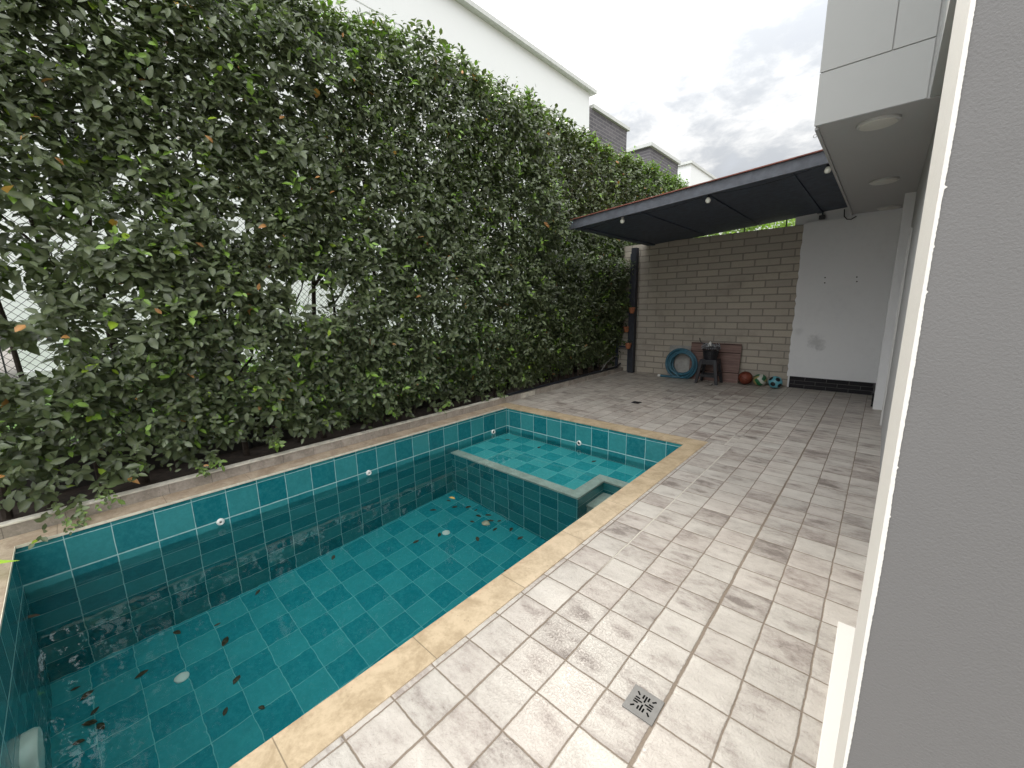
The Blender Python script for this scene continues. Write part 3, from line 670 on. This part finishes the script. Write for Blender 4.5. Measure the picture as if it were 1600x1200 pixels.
# ------------------------------------------------------------------ hedge
hg = thing('hedge', 'tall dense green leafy hedge growing along the whole left side of the pool', 'hedge', (-3.7, 4, 0))
YA, YB = -1.75, 11.4
def top(y): return 4.22+0.30*np.clip(y/3, 0, 1)+0.10*np.clip((y-5)/4, 0, 1)+0.28*(vnoise(y, y*0+3.3, 5, 2.2)-0.5)+0.22*(vnoise(y, y*0+9.1, 6, 6.0)-0.5)
def xfront(y, z):
    f = -3.42+0.27*np.clip((z-0.2)/1.3, 0, 1)-0.22*np.clip((z-(top(y)-0.5))/0.5, 0, 1)**2
    f = f+0.20*(vnoise(y, z, 21, 1.6)-0.5)+0.16*(vnoise(y, z, 22, 4.0)-0.5)
    f = f+0.42*np.exp(-((y-4.25)/0.30)**2)*np.exp(-((z-2.85)/0.5)**2)
    f = np.where((y > 4.52) & (z > 2.35), np.minimum(f, -3.34), f)
    f = np.where((y > 4.52), f-0.10, f)
    return f
N = 36000
y = YA+(YB-YA)*rng.random(N); z = 0.16+rng.random(N)*(top(y)-0.10)
dep = np.minimum(rng.exponential(0.22, N), 0.75)
x = xfront(y, z)-dep
# thinning: holes through the middle and the gap at the near end
nz = 0.60*vnoise(y, z, 31, 1.9)+0.40*vnoise(y, z, 32, 5.0)
band = np.exp(-((z-1.75)/0.70)**2)*(1-np.clip((y-2.2)/2.2, 0, 1))
fz = vnoise(y, z, 33, 8.0)
keep = (0.35*nz+0.65*fz) > 0.235+0.195*np.clip(band, 0, 1.2)
keep &= ~((y < -1.1) & (z > 1.05) & (z < 2.25) & (vnoise(y, z, 40, 11) > 0.45))
low = np.clip((0.65-z)/0.5, 0, 1); keep &= rng.random(N) > low*np.where(y < 0.6, 0.90, 0.72)
O = np.stack([x, y, z], 1)[keep]
zt = np.clip((O[:, 2]-(top(O[:, 1])-0.45))/0.45, 0, 1); n = len(O)
Dd = np.stack([0.75-0.5*zt, rng.normal(0, .45, n), 0.42+0.9*zt+rng.normal(0, .35, n)], 1)
young_lit = (rng.random(n) < (0.07+0.22*zt+0.05*(O[:, 2] < 0.9)+0.35*(O[:, 1] > 8.5)*(zt > 0))).astype(float)  # young tips; the far-top extra paints sunlit yellow into the leaf colour
P_, D_, N_, L_, W_, Y_, I_ = shoots(O, Dd, rng.uniform(.13, .28, n), 6, .062, .140, young_lit)
def leafcols(Y, n, I, ns, bright=1.0):
    sh = rng.uniform(0, 1, ns)[I]; r = rng.random(n)
    base = np.array([.067, .086, .046])[None]*(0.65+0.55*sh+0.5*r)[:, None]
    base = base*np.where((rng.random(n) < .18)[:, None], np.array([[1.35, 1.35, 1.5]]), 1)
    yc = np.array([.13, .23, .035])[None]*(0.7+0.6*r)[:, None]; C = base*(1-Y[:, None])+yc*Y[:, None]
    dead = rng.random(n) < .0035; C[dead] = np.array([.42, .22, .09])
    yl = rng.random(n) < .006; C[yl] = np.array([.20, .30, .03])
    return C*bright
C_ = leafcols(Y_, len(P_), I_, n)
# no leaves may poke through the canopy roof or its ceiling
ok = ~((P_[:, 0] > -3.37) & (P_[:, 1] > 4.54) & (P_[:, 2] > 2.50) & (P_[:, 2] < 3.1))
ok &= ~((P_[:, 1] > 7.45) & (P_[:, 0] > -3.34) & (P_[:, 2] < 3.0))
P_, D_, N_, L_, W_, C_ = [a[ok] for a in (P_, D_, N_, L_, W_, C_)]
leaf_mesh('foliage', P_, D_, N_, L_, W_, C_, M['leaf'], hg)
# longer leafy shoots standing out of the clipped face
n = 1100; y = YA+(YB-YA)*rng.random(n); z = 0.4+rng.random(n)*3.7; okk = ~((y > 4.3) & (z > 2.1)) & ~((y < -0.9) & (z > .8) & (z < 2.3)); y = y[okk]; z = z[okk]; n = len(y)
O = np.stack([xfront(y, z)-.04, y, z], 1); Dd = np.stack([np.full(n, .45), rng.normal(0, .45, n), .75+rng.normal(0, .45, n)], 1)
P_, D_, N_, L_, W_, Y_, I_ = shoots(O, Dd, rng.uniform(.22, .42, n), 11, .06, .115, (rng.random(n) < .16)*1.0)
leaf_mesh('long_shoots', P_, D_, N_, L_, W_, leafcols(Y_, len(P_), I_, n, 1.12), M['leaf'], hg)
# upright sprigs on the top
n = 620; y = YA+(YB-YA)*rng.random(n); O = np.stack([-3.62+rng.normal(0, .10, n), y, top(y)-0.10+rng.random(n)*.08], 1)
Dd = np.stack([rng.normal(.05, .25, n), rng.normal(0, .3, n), np.ones(n)], 1); LN = rng.uniform(.12, .34, n)*np.where(rng.random(n) < .06, 1.7, 1)
P_, D_, N_, L_, W_, Y_, I_ = shoots(O, Dd, LN, 10, .055, .095, (rng.random(n) < .5)*1.0)
leaf_mesh('top_sprigs', P_, D_, N_, L_, W_, leafcols(Y_, len(P_), I_, n, 1.15), M['leafb'], hg)
# low shoots spilling over the kerb and onto the coping
spots = [(-3.36, -1.30, .20, .55), (-3.36, -1.18, .16, .42), (-3.36, -1.05, .24, .36), (-3.38, -0.42, .22, .26), (-3.38, -0.32, .25, .22), (-3.36, 0.18, .30, .22), (-3.38, 0.9, .3, .18), (-3.38, 1.6, .28, .16), (-3.37, 3.45, .2, .2), (-3.38, 2.4, .26, .16)]
for (a, c, zz_, ln) in spots:
    O, Dd, LN = [], [], []
    for k in range(3):
        O.append((a, c+random.uniform(-.01, .01), zz_)); Dd.append((1, random.uniform(-.35, .35), -0.45+random.uniform(-.12, .12))); LN.append(ln*random.uniform(.6, .9))
    O = np.array(O); Dd = np.array(Dd); LN = np.array(LN)
    P_, D_, N_, L_, W_, Y_, I_ = shoots(O, Dd, LN, 13, .055, .085, (rng.random(len(O)) < .5)*.6)
    P_[:, 2] = np.maximum(P_[:, 2], 0.03+0.09*(P_[:, 0] < -3.28))
    leaf_mesh('low_shoot', P_, D_, N_, L_, W_, leafcols(Y_, len(P_), I_, len(O), 1.2), M['leaf'], hg)
# twigs for every few shoots, one mesh
b = mb(); k = 0
for i in range(900):
    yy = random.uniform(YA, YB); zz_ = random.uniform(0.3, 4.0); x0 = -3.95+random.uniform(-.05, .1)
    x1 = -3.30 + random.uniform(-.15, .02)
    if yy > 4.3: x1 = min(x1, -3.42)
    p0 = Vector((x0, yy, zz_)); p2 = Vector((x1, yy+random.uniform(-.3, .3), zz_+random.uniform(-.05, .45))); p1 = (p0+p2)/2+Vector((0, random.uniform(-.05, .05), random.uniform(-.05, .05)))
    r = random.uniform(.002, .0055); b.tube([p0, p1, p2], [r, r*.8, r*.4], 5, caps=False)
b.build('twigs', M['bark2'], hg)
ty = -1.55
ti = 0
while ty < 11:
    big = ty in () or (ti % 3 == 0)
    r = random.uniform(.028, .045) if big else random.uniform(.012, .022)
    x0 = -3.72+random.uniform(-.08, .08); pts = []; xx, yy = x0, ty
    H = random.uniform(3.0, 3.8)
    for s_ in range(8):
        pts.append((xx, yy, 0.02+H*s_/7)); xx += random.uniform(-.035, .035); yy += random.uniform(-.05, .05)
    b = mb(); b.tube(pts, [r*(1-0.085*s_) for s_ in range(8)], 8)
    for q in range(5):
        s_ = random.randint(2, 6); p = Vector(pts[s_]); e = p+Vector((random.uniform(-.1, .25), random.uniform(-.45, .45), random.uniform(.35, .7)))
        m_ = (p+e)/2+Vector((0, random.uniform(-.06, .06), -.04)); b.tube([p, m_, e], [r*.5, r*.36, r*.18], 6)
    b.build('trunk', M['bark'] if ty < 5.8 else M['bark2'], hg, smooth=True)
    ty += random.uniform(.20, .34) if ty < 5 else random.uniform(.14, .22)
    ti += 1

# low wall behind the hedge
b = mb(); b.box(-4.12, -4.02, -9, 12.4, -0.02, 0.42); tag(b.build('low_wall', simple('dark_concrete', (0.045, 0.040, 0.036), 0.9, 0.3, 6, .3, 40)), 'low dark stained concrete wall at the foot behind the hedge', 'wall')
# chain link fence
fc = thing('chain_link_fence', 'black chain link fence half buried in the hedge', 'fence', (-3.9, 4, 0))
b = mb(); fx = -3.97; z0, z1 = 0.43, 2.55; pt_ = 0.062; H = z1-z0
def wire(p, q, r=0.0021):
    d = (Vector(q)-Vector(p)).normalized(); s = Vector((1, 0, 0)); u = d.cross(s); n = len(b.v)
    for c in (p, q):
        for (a_, c_) in ((1, 0), (-.5, .87), (-.5, -.87)): b.v.append(tuple(Vector(c)+s*r*a_+u*r*c_))
    for j in range(3):
        j2 = (j+1) % 3; b.f.append((n+j, n+j2, n+3+j2, n+3+j)); b.mi.append(0)
yy = -2.6-H
while yy < 8:
    wire((fx, yy, z0), (fx, yy+H, z1)); wire((fx+.003, yy+H, z0), (fx+.003, yy, z1)); yy += pt_
b.build('wire_mesh', M['wire'], fc)
for yy in (-2.1, 0.15, 2.4, 4.65, 6.9):
    b = mb(); b.tube([(fx-.03, yy, 0), (fx-.03, yy, 2.6)], .024, 10); b.build('fence_post', M['black'], fc, smooth=True)
b = mb(); b.tube([(fx-.004, -2.6, 2.56), (fx-.004, 8.2, 2.56)], .014, 8); b.build('top_rail', M['black'], fc)

# ------------------------------------------------------------------ beyond the hedge
n1 = thing('neighbour_house', 'tall plain white neighbouring house wall rising behind the hedge', 'house', (-12, 7, 0))
b = mb(); b.box(-18, -10.0, -1.7, 16.65, -0.05, 9.36); b.box(-18, -10.0, -1.7, 16.65, 9.40, 10.95); b.box(-17.98, -10.03, -1.68, 16.62, 9.359, 9.401); b.build('wall', M['neigh'], n1)
b = mb(); b.box(-18.2, -9.78, -1.9, 16.92, 10.951, 11.10); b.build('roof_edge', M['ncap'], n1)
b = mb(); b.box(-10.0, -9.97, -1.7, 16.65, 0.0, 0.55); b.build('plinth', M['ncap'], n1)
n2 = thing('brick_house', 'grey brick upper storey next along from the tall white house', 'house', (-13, 18.5, 0))
b = mb(); b.box(-18, -10.05, 16.66, 20.42, 0, 10.45); b.build('wall', M['nbrick'], n2)
b = mb(); b.box(-18.1, -9.93, 16.93, 20.55, 10.451, 10.60); b.build('roof_edge', M['ncap'], n2)
n3 = thing('brick_house', 'farther grey brick house with pale roof edge between the brick and white ones', 'house', (-13, 25, 0))
b = mb(); b.box(-16, -10.05, 23.3, 27.6, 0, 10.42); b.build('wall', [M['nbrick']], n3)
b = mb(); b.box(-16.1, -9.9, 23.15, 27.7, 10.421, 10.60); b.build('roof_edge', M['ncap'], n3)
n4 = thing('white_house', 'farthest small white house block above the canopy end of the hedge', 'house', (-13, 32, 0))
b = mb(); b.box(-17, -10.0, 29.76, 38, 0, 10.95); b.build('wall', M['neigh'], n4)
b = mb(); b.box(-17.1, -9.9, 29.6, 38.1, 10.951, 11.12); b.build('roof_edge', M['ncap'], n4)

pf = thing('picket_fence', 'black metal bar fence seen through the hedge at the far left', 'fence', (-9, -4, 0))
b = mb(); yy = -8.0
while yy < -1.75:
    b.box(-9.02, -9.0, yy, yy+.02, 0.0, 1.9); yy += .12
b.build('bars', M['black'], pf)
b = mb(); b.box(-9.035, -8.985, -8, -1.75, .12, .16); b.box(-9.035, -8.985, -8, -1.75, 1.80, 1.84); b.build('rails', M['black'], pf)
b = mb(); b.box(-13, -10.6, -12, -1.9, -0.02, 0.012); struct(b.build('path', simple('pale_path', (.52, .47, .40), .9)))
def bush(name, label, cat, c, R, H, ns, col, lm=(.08, .14), trunk=True):
    o = thing(name, label, cat, (c[0], c[1], 0))
    d = rng.normal(0, 1, (ns, 3)); d /= np.linalg.norm(d, axis=1)[:, None]; rr = rng.uniform(.55, 1.0, ns)**.6
    lump = 1+.35*(vnoise(d[:, 0]*2+d[:, 1], d[:, 2]*2, 77, 1.7)-.5)
    O = np.array(c)+d*(rr*lump)[:, None]*np.array([R, R, H])
    P_, D_, N_, L_, W_, Y_, I_ = shoots(O, d+np.array([0, 0, .4]), rng.uniform(.15, .35, ns), 6, lm[0], lm[1], (rng.random(ns) < .4)*1.)
    C = np.array(col)[None]*(.5+.9*rng.random(ns)[I_]+.3*rng.random(len(P_)))[:, None]
    leaf_mesh('crown', P_, D_, N_, L_, W_, C, M['leafb'], o)
    if trunk:
        b = mb(); zt_ = c[2]-H*.1
        b.tube([(c[0], c[1], 0), (c[0]+.05, c[1], zt_*.5), (c[0], c[1]+.05, zt_)], [.09, .07, .04], 8)
        for k in range(6):
            a = k*1.05; b.tube([(c[0], c[1], zt_*.55+k*.1), (c[0]+R*.5*math.cos(a), c[1]+R*.5*math.sin(a), zt_+H*.3)], [.03, .012], 6)
        b.build('trunk', M['bark'], o, smooth=True)
    return o
bush('tree', 'bright yellow green tree beyond the black bar fence', 'tree', (-14.5, -3.6, 3.2), 2.2, 1.6, 2600, (.16, .26, .03), (.14, .24))
bush('tree', 'dark green tree beyond the bar fence, left of the bright one', 'tree', (-13.5, -8.0, 2.8), 2.4, 2.2, 2200, (.05, .10, .02), (.14, .24))
bush('tree', 'leafy tree top showing over the block wall under the canopy', 'tree', (-1.6, 12.3, 2.85), 2.6, 1.15, 3200, (.12, .18, .04), (.10, .17))
for i, (yy, lab) in enumerate(((0.2, 'low green shrub on the lawn, nearest the bar fence'), (2.6, 'low green shrub on the lawn, second from the bar fence'), (5.2, 'low green shrub on the lawn, third from the bar fence'), (8.2, 'low green shrub on the lawn, farthest from the bar fence'))):
    o = bush('shrub', lab, 'shrub', (-6.6, yy, .35), 1.15, .42, 600, (.12, .22, .03), (.06, .10), False); o['group'] = 'low shrubs behind the hedge'

# ------------------------------------------------------------------ things at the back wall
def lean(o, x, y0, ang):  # lean a board's top towards the wall
    pass
b = mb(); rot = Matrix.Rotation(R_(-6), 3, 'X')
b.box(-2.235, -1.80, 7.46, 7.475, 0.002, 0.66, rot=rot, pivot=(-2, 7.46, 0.002)); tag(b.build('grey_panel', M['board'], bevel=.002), 'plain grey board leaning on the block wall behind the coiled hose', 'board')
bb = thing('brown_board', 'reddish brown ridged board leaning on the wall behind the black stool', 'board', (-1.3, 7.45, 0))
b = mb(); b.box(-1.79, -0.875, 7.44, 7.458, 0.002, 0.745, rot=rot, pivot=(-1.3, 7.44, 0.002)); b.build('panel', M['brown'], bb, bevel=.002)
b = mb()
for z in (0.18, 0.56, 0.72): b.box(-1.785, -0.880, 7.4385, 7.4395, z, z+.012, rot=rot, pivot=(-1.3, 7.44, 0.002))
b.build('ridge', M['hole'], bb)
# hose coil
hc = thing('garden_hose', 'thick teal blue hose coiled upright against the wall', 'hose', (-1.90, 7.38, 0))
b = mb(); pts = []; turns = 5.0; n = 190
for i in range(n+1):
    t = i/n; a = -math.pi/2-0.25+2*math.pi*turns*t
    r = 0.305-0.085*(0.5+0.5*math.sin(2.6*t*math.pi+.8)) + 0.006*math.sin(a*1.3)
    pts.append((-1.905+r*math.cos(a)+.015*math.sin(t*9), 7.415-0.13*t+0.02*math.sin(a), 0.305+r*math.sin(a)+.01*math.cos(t*7)))
pts = [(-2.30, 7.27, 0.030), (-2.16, 7.28, 0.028), (-2.0, 7.29, 0.026)]+[(-1.9, 7.29, 0.024)] + [p for p in reversed(pts) if True][4:]
pts = [Vector(p) for p in pts]
for p in pts: p.z = max(p.z, 0.024)
b.tube(pts, 0.0235, 10); b.build('coil', M['hose'], hc, smooth=True)
b = mb(); b.lathe([(0.026, -0.05), (0.028, -0.04), (0.028, 0), (0.022, .004)], (-2.305, 7.27, 0.030), 'X', 16); b.build('connector', M['plastic_w'], hc, smooth=True)
# stool
sx0, sy0 = -1.315, 7.17
stl = thing('plastic_stool', 'black plastic stool standing before the brown board', 'stool', (sx0, sy0, 0))
b = mb(); b.box(sx0-.145, sx0+.145, sy0-.13, sy0+.13, .440, .462); b.box(sx0-.150, sx0+.150, sy0-.135, sy0-.122, .365, .4595); b.box(sx0-.150, sx0+.150, sy0+.122, sy0+.135, .365, .4595)
b.box(sx0-.150, sx0-.137, sy0-.1215, sy0+.1215, .365, .4595); b.box(sx0+.137, sx0+.150, sy0-.1215, sy0+.1215, .365, .4595)
b.build('seat', M['plastic_b'], stl, bevel=.006)
for ax_ in (-1, 1):
    for ay_ in (-1, 1):
        b = mb(); tx, ty_ = sx0+ax_*.122, sy0+ay_*.108; fx_, fy_ = sx0+ax_*.185, sy0+ay_*.165; w = .032
        top_ = [(tx-w, ty_-w, .438), (tx+w, ty_-w, .438), (tx+w, ty_+w, .438), (tx-w, ty_+w, .438)]; w = .024
        bot = [(fx_-w, fy_-w, .001), (fx_+w, fy_-w, .001), (fx_+w, fy_+w, .001), (fx_-w, fy_+w, .001)]
        b.v = bot+top_; b.f = [(3, 2, 1, 0), (4, 5, 6, 7), (0, 1, 5, 4), (1, 2, 6, 5), (2, 3, 7, 6), (3, 0, 4, 7)]; b.mi = [0]*6
        b.build('leg', M['plastic_b'], stl, bevel=.004)
for ay_ in (-1, 1):
    b = mb(); b.box(sx0-.155, sx0+.155, sy0+ay_*.145-.008, sy0+ay_*.145+.008, .13, .175); b.build('stretcher', M['plastic_b'], stl, bevel=.003)
for ax_ in (-1, 1):
    b = mb(); b.box(sx0+ax_*.165-.008, sx0+ax_*.165+.008, sy0-.135, sy0+.135, .178, .215); b.build('stretcher', M['plastic_b'], stl, bevel=.003)
# basket with odds and ends
bk = thing('wire_basket', 'black basket heaped with tangled grey odds and ends on the stool', 'basket', (sx0, sy0, .463))
b = mb()
for zz_, r in ((.466, .112), (.54, .125), (.62, .138), (.695, .150)):
    b.tube([(sx0+r*math.cos(a*math.pi/14), sy0+r*math.sin(a*math.pi/14), zz_) for a in range(28)], .005, 6, closed=True)
for a in range(26):
    t = a*2*math.pi/26; b.tube([(sx0+.112*math.cos(t), sy0+.112*math.sin(t), .466), (sx0+.150*math.cos(t), sy0+.150*math.sin(t), .695)], .004, 5)
b.lathe([(.105, 0), (.132, .15), (.05, .16)], (sx0, sy0, .464), 'Z', 20)
b.build('basket_body', M['plastic_b'], bk)
b = mb()
for i in range(110):
    p = Vector((sx0+random.uniform(-.13, .13), sy0+random.uniform(-.12, .12), random.uniform(.65, .745))); d = Vector((random.uniform(-1, 1), random.uniform(-1, 1), random.uniform(-.6, .7)))*.045
    b.tube([p-d, p+Vector((0, 0, random.uniform(0, .02))), p+d], random.uniform(.003, .008), 5)
b.build('contents', M['litter'], bk)
b = mb(); b.prism([(sx0-.06, sy0-.06, .71), (sx0+.03, sy0-.07, .715), (sx0-.01, sy0-.05, .80)], (0, 0, 0), (0.01, 0.02, 0)); b.build('paper', M['plastic_w'], bk)
b = mb(); b.tube([(sx0-.06, sy0, .70), (sx0-.12, sy0-.01, .74), (sx0-.175, sy0-.01, .765), (sx0-.205, sy0-.01, .81), (sx0-.212, sy0-.01, .86)], .008, 8); b.build('handle', M['plastic_b'], bk, smooth=True)
b = mb(); b.lathe([(.004, 0.0), (.018, .006), (.022, .018), (.018, .030), (.006, .036)], (sx0+.135, sy0-.215, 0.001), 'Z', 16); tag(b.build('metal_knob', M['steel'], smooth=True), 'small shiny metal knob lying at the foot of the black stool', 'knob')
# balls
def sphere(r, sub=5):
    bm = bmesh.new(); bmesh.ops.create_icosphere(bm, subdivisions=sub, radius=r); return bm
def link_bm(bm, name, mats, loc, rot=(0, 0, 0), parent=None):
    me = bpy.data.meshes.new(name); bm.to_mesh(me); bm.free()
    for m_ in mats: me.materials.append(m_)
    for p in me.polygons: p.use_smooth = True
    o = bpy.data.objects.new(name, me); scene.collection.objects.link(o); o.rotation_euler = rot
    if parent is not None: o.parent = parent
    else: o.location = loc
    return o
def pebble(name, col, rough=.55):
    m, g = material(name); tcn = g.new('ShaderNodeTexCoord').outputs['Object']
    v = g.new('ShaderNodeTexVoronoi'); g.lk(tcn, v.inputs['Vector']); v.inputs['Scale'].default_value = 260
    n = g.noise(tcn, 9, 4, .6)
    setc(g, g.mixc(g.sstep(n, .3, .7), tuple(c*.7 for c in col), col)); setr(g, rough); g.lk(g.bump(v.outputs['Distance'], .3, .001), g.b.inputs['Normal']); return m
R1 = .120
bk_ = thing('basketball', 'reddish orange basketball, leftmost of the three balls by the wall', 'ball', (-0.745, 7.42, R1))
link_bm(sphere(R1, 4), 'skin', [pebble('basketball_skin', (.20, .045, .022))], (0, 0, 0), parent=bk_)
b = mb()
def ring(fn, n=48, r=.0022): b.tube([fn(2*math.pi*i/n) for i in range(n)], r, 6, closed=True)
K = R1+.0002
ring(lambda t: (K*math.cos(t), K*math.sin(t), 0)); ring(lambda t: (K*math.cos(t), 0, K*math.sin(t))); 
for sg in (-1, 1): ring(lambda t: tuple(Vector((math.cos(t), sg*(.55+.22*math.cos(2*t)), math.sin(t))).normalized()*K))
me_o = b.build('seams', M['hole']); me_o.parent = bk_; me_o.rotation_euler = (0.1, .5, 0.35)
# volleyball
R2 = .113
vb = thing('volleyball', 'green, yellow and white volleyball between the other two balls', 'ball', (-0.495, 7.37, R2))
bm = sphere(R2, 5); bm.faces.ensure_lookup_table()
for f in bm.faces:
    c = f.calc_center_median().normalized(); ax3 = max(range(3), key=lambda i: abs(c[i])); o1 = c[(ax3+1) % 3]/abs(c[ax3]); sgn = 1 if c[ax3] > 0 else -1
    f.material_index = 0 if abs(o1+.12*math.sin(3*c[(ax3+2) % 3])) < .33 else (1 if o1*sgn > 0 else 2)
link_bm(bm, 'skin', [pebble('green_panel', (.015, .14, .05), .4), pebble('yellow_panel', (.38, .33, .14), .4), pebble('white_panel', (.55, .55, .48), .4)], (0, 0, 0), (.5, .7, .3), vb)
# football
R3 = .110
fb = thing('football', 'light blue football with black patches beside the black brick skirting', 'ball', (-0.245, 7.30, R3))
ph = (1+5**.5)/2; ico = [Vector(v).normalized() for v in ((0, 1, ph), (0, -1, ph), (0, 1, -ph), (0, -1, -ph), (1, ph, 0), (-1, ph, 0), (1, -ph, 0), (-1, -ph, 0), (ph, 0, 1), (-ph, 0, 1), (ph, 0, -1), (-ph, 0, -1))]
bm = sphere(R3, 6)
for f in bm.faces:
    c = f.calc_center_median().normalized(); f.material_index = 1 if max(c.dot(v) for v in ico) > .935 else 0
link_bm(bm, 'skin', [pebble('blue_panel', (.13, .42, .50), .35), pebble('black_panel', (.012, .012, .014), .35)], (0, 0, 0), (.35, .2, .45), fb)

# ------------------------------------------------------------------ leaves in the pool and near plant
def one_leaf(name, p, ang, L, W, mat, label, cat, group=None, tilt=.15):
    d = Vector((math.cos(ang), math.sin(ang), 0)); s = Vector((-d.y, d.x, 0)); P = Vector(p)
    vs = []; ts = [0, .18, .42, .7, .9, 1]; ws = [.02, .32, .5, .4, .16, .0]
    for t, w in zip(ts, ws):
        for k in (-1, 0, 1): vs.append(tuple(P+d*L*(t-.5)+s*W*w*k+Vector((0, 0, abs(k)*w*W*tilt*2+.015*L*math.sin(t*5)+.002))))
    fs = []
    for i in range(5):
        for k in (0, 1): a = i*3+k; fs.append((a, a+1, a+4, a+3))
    me = bpy.data.meshes.new(name); me.from_pydata(vs, [], fs); me.materials.append(mat); 
    for q in me.polygons: q.use_smooth = True
    o = bpy.data.objects.new(name, me); scene.collection.objects.link(o)
    md = o.modifiers.new('thick', 'SOLIDIFY'); md.thickness = .0015
    return tag(o, label, cat, group)
fl = [(-2.90, -1.38), (-2.78, -1.33), (-2.60, -1.30), (-2.72, -1.05), (-2.98, -.80), (-2.85, -.55), (-2.45, -1.28), (-2.52, -1.33), (-2.42, -1.38), (-2.0, -.70), (-1.85, -.52), (-2.62, -.55), (-2.20, -.58), (-1.6, -1.1),
      (-2.92, 2.02), (-2.75, 1.98), (-2.62, 2.10), (-2.5, 2.12), (-2.38, 2.05), (-2.30, 2.14), (-2.2, 2.08), (-2.12, 2.15), (-2.35, 1.92), (-2.45, 1.5), (-2.08, 1.75), (-2.55, 1.25), (-2.9, 1.75), (-2.05, 2.0), (-1.9, 2.12), (-1.72, 2.08), (-3.0, -0.2), (-2.97, .5), (-1.5, 1.6)]
for i, (x, y_) in enumerate(fl):
    L = random.uniform(.05, .09); one_leaf('fallen_leaf', (x, y_, ZF+.004), random.uniform(0, 6.28), L, L*.5, M['dead'], 'small dark fallen leaf lying on the pool floor under the water', 'leaf', 'dark leaves sunk on the pool floor')
one_leaf('fallen_leaf', (-2.20, 2.0, ZF+.012), .4, .11, .095, M['deadpale'], 'large pale cream leaf on the pool floor near the ledge', 'leaf')
one_leaf('floating_leaf', (-1.93, 1.30, ZW+.002), .3, .075, .034, M['yellowleaf'], 'yellow brown leaf floating in the middle of the pool', 'leaf')
for (x, y_, lab) in ((-2.86, 3.12, 'brown leaf on the ledge in the far left corner'), (-2.3, 3.16, 'dark leaf on the ledge by the far wall, left of the inlet'), (-1.45, 3.20, 'dark leaf on the ledge by the far wall, right of the inlet')):
    one_leaf('ledge_leaf', (x, y_, -.537), random.uniform(0, 3), .09, .04, M['dead'], lab, 'leaf')
one_leaf('wall_leaf', (-2.95, -1.485, -.60), 1.0, .09, .04, simple('rust_leaf', (.20, .07, .03), .7), 'rusty brown leaf stuck on the near end wall', 'leaf')
one_leaf('patio_leaf', (-2.75, 6.4, .006), .5, .09, .03, M['deadpale'], 'small pale dry leaf on the far tiles by the kerb', 'leaf')
npn = thing('garden_plant', 'bright lime green pointed leaf reaching over the near left pool corner', 'plant', (-2.95, -2.05, 0))
O = np.array([[-2.93, -1.98, .10]]*7); tg = np.array([[-2.56, -1.43, .10], [-2.9, -1.6, .5], [-3.2, -2.0, .5], [-2.6, -2.3, .4], [-3.1, -2.4, .4], [-2.7, -2.0, .5], [-2.8, -1.7, .3]])
dv_ = tg-O; Ln = np.linalg.norm(dv_, axis=1)
leaf_mesh('leaves', O, dv_, np.tile([[0.2, -.1, 1.]], (7, 1)), Ln, Ln*.11+.02, np.tile([[.30, .48, .04]], (7, 1)), M['leafb'], npn, curl=0.0)
b = mb(); b.tube([(-2.93, -2.0, 0), (-2.93, -1.99, .10)], .015, 8); b.build('stem', M['bark'], npn)
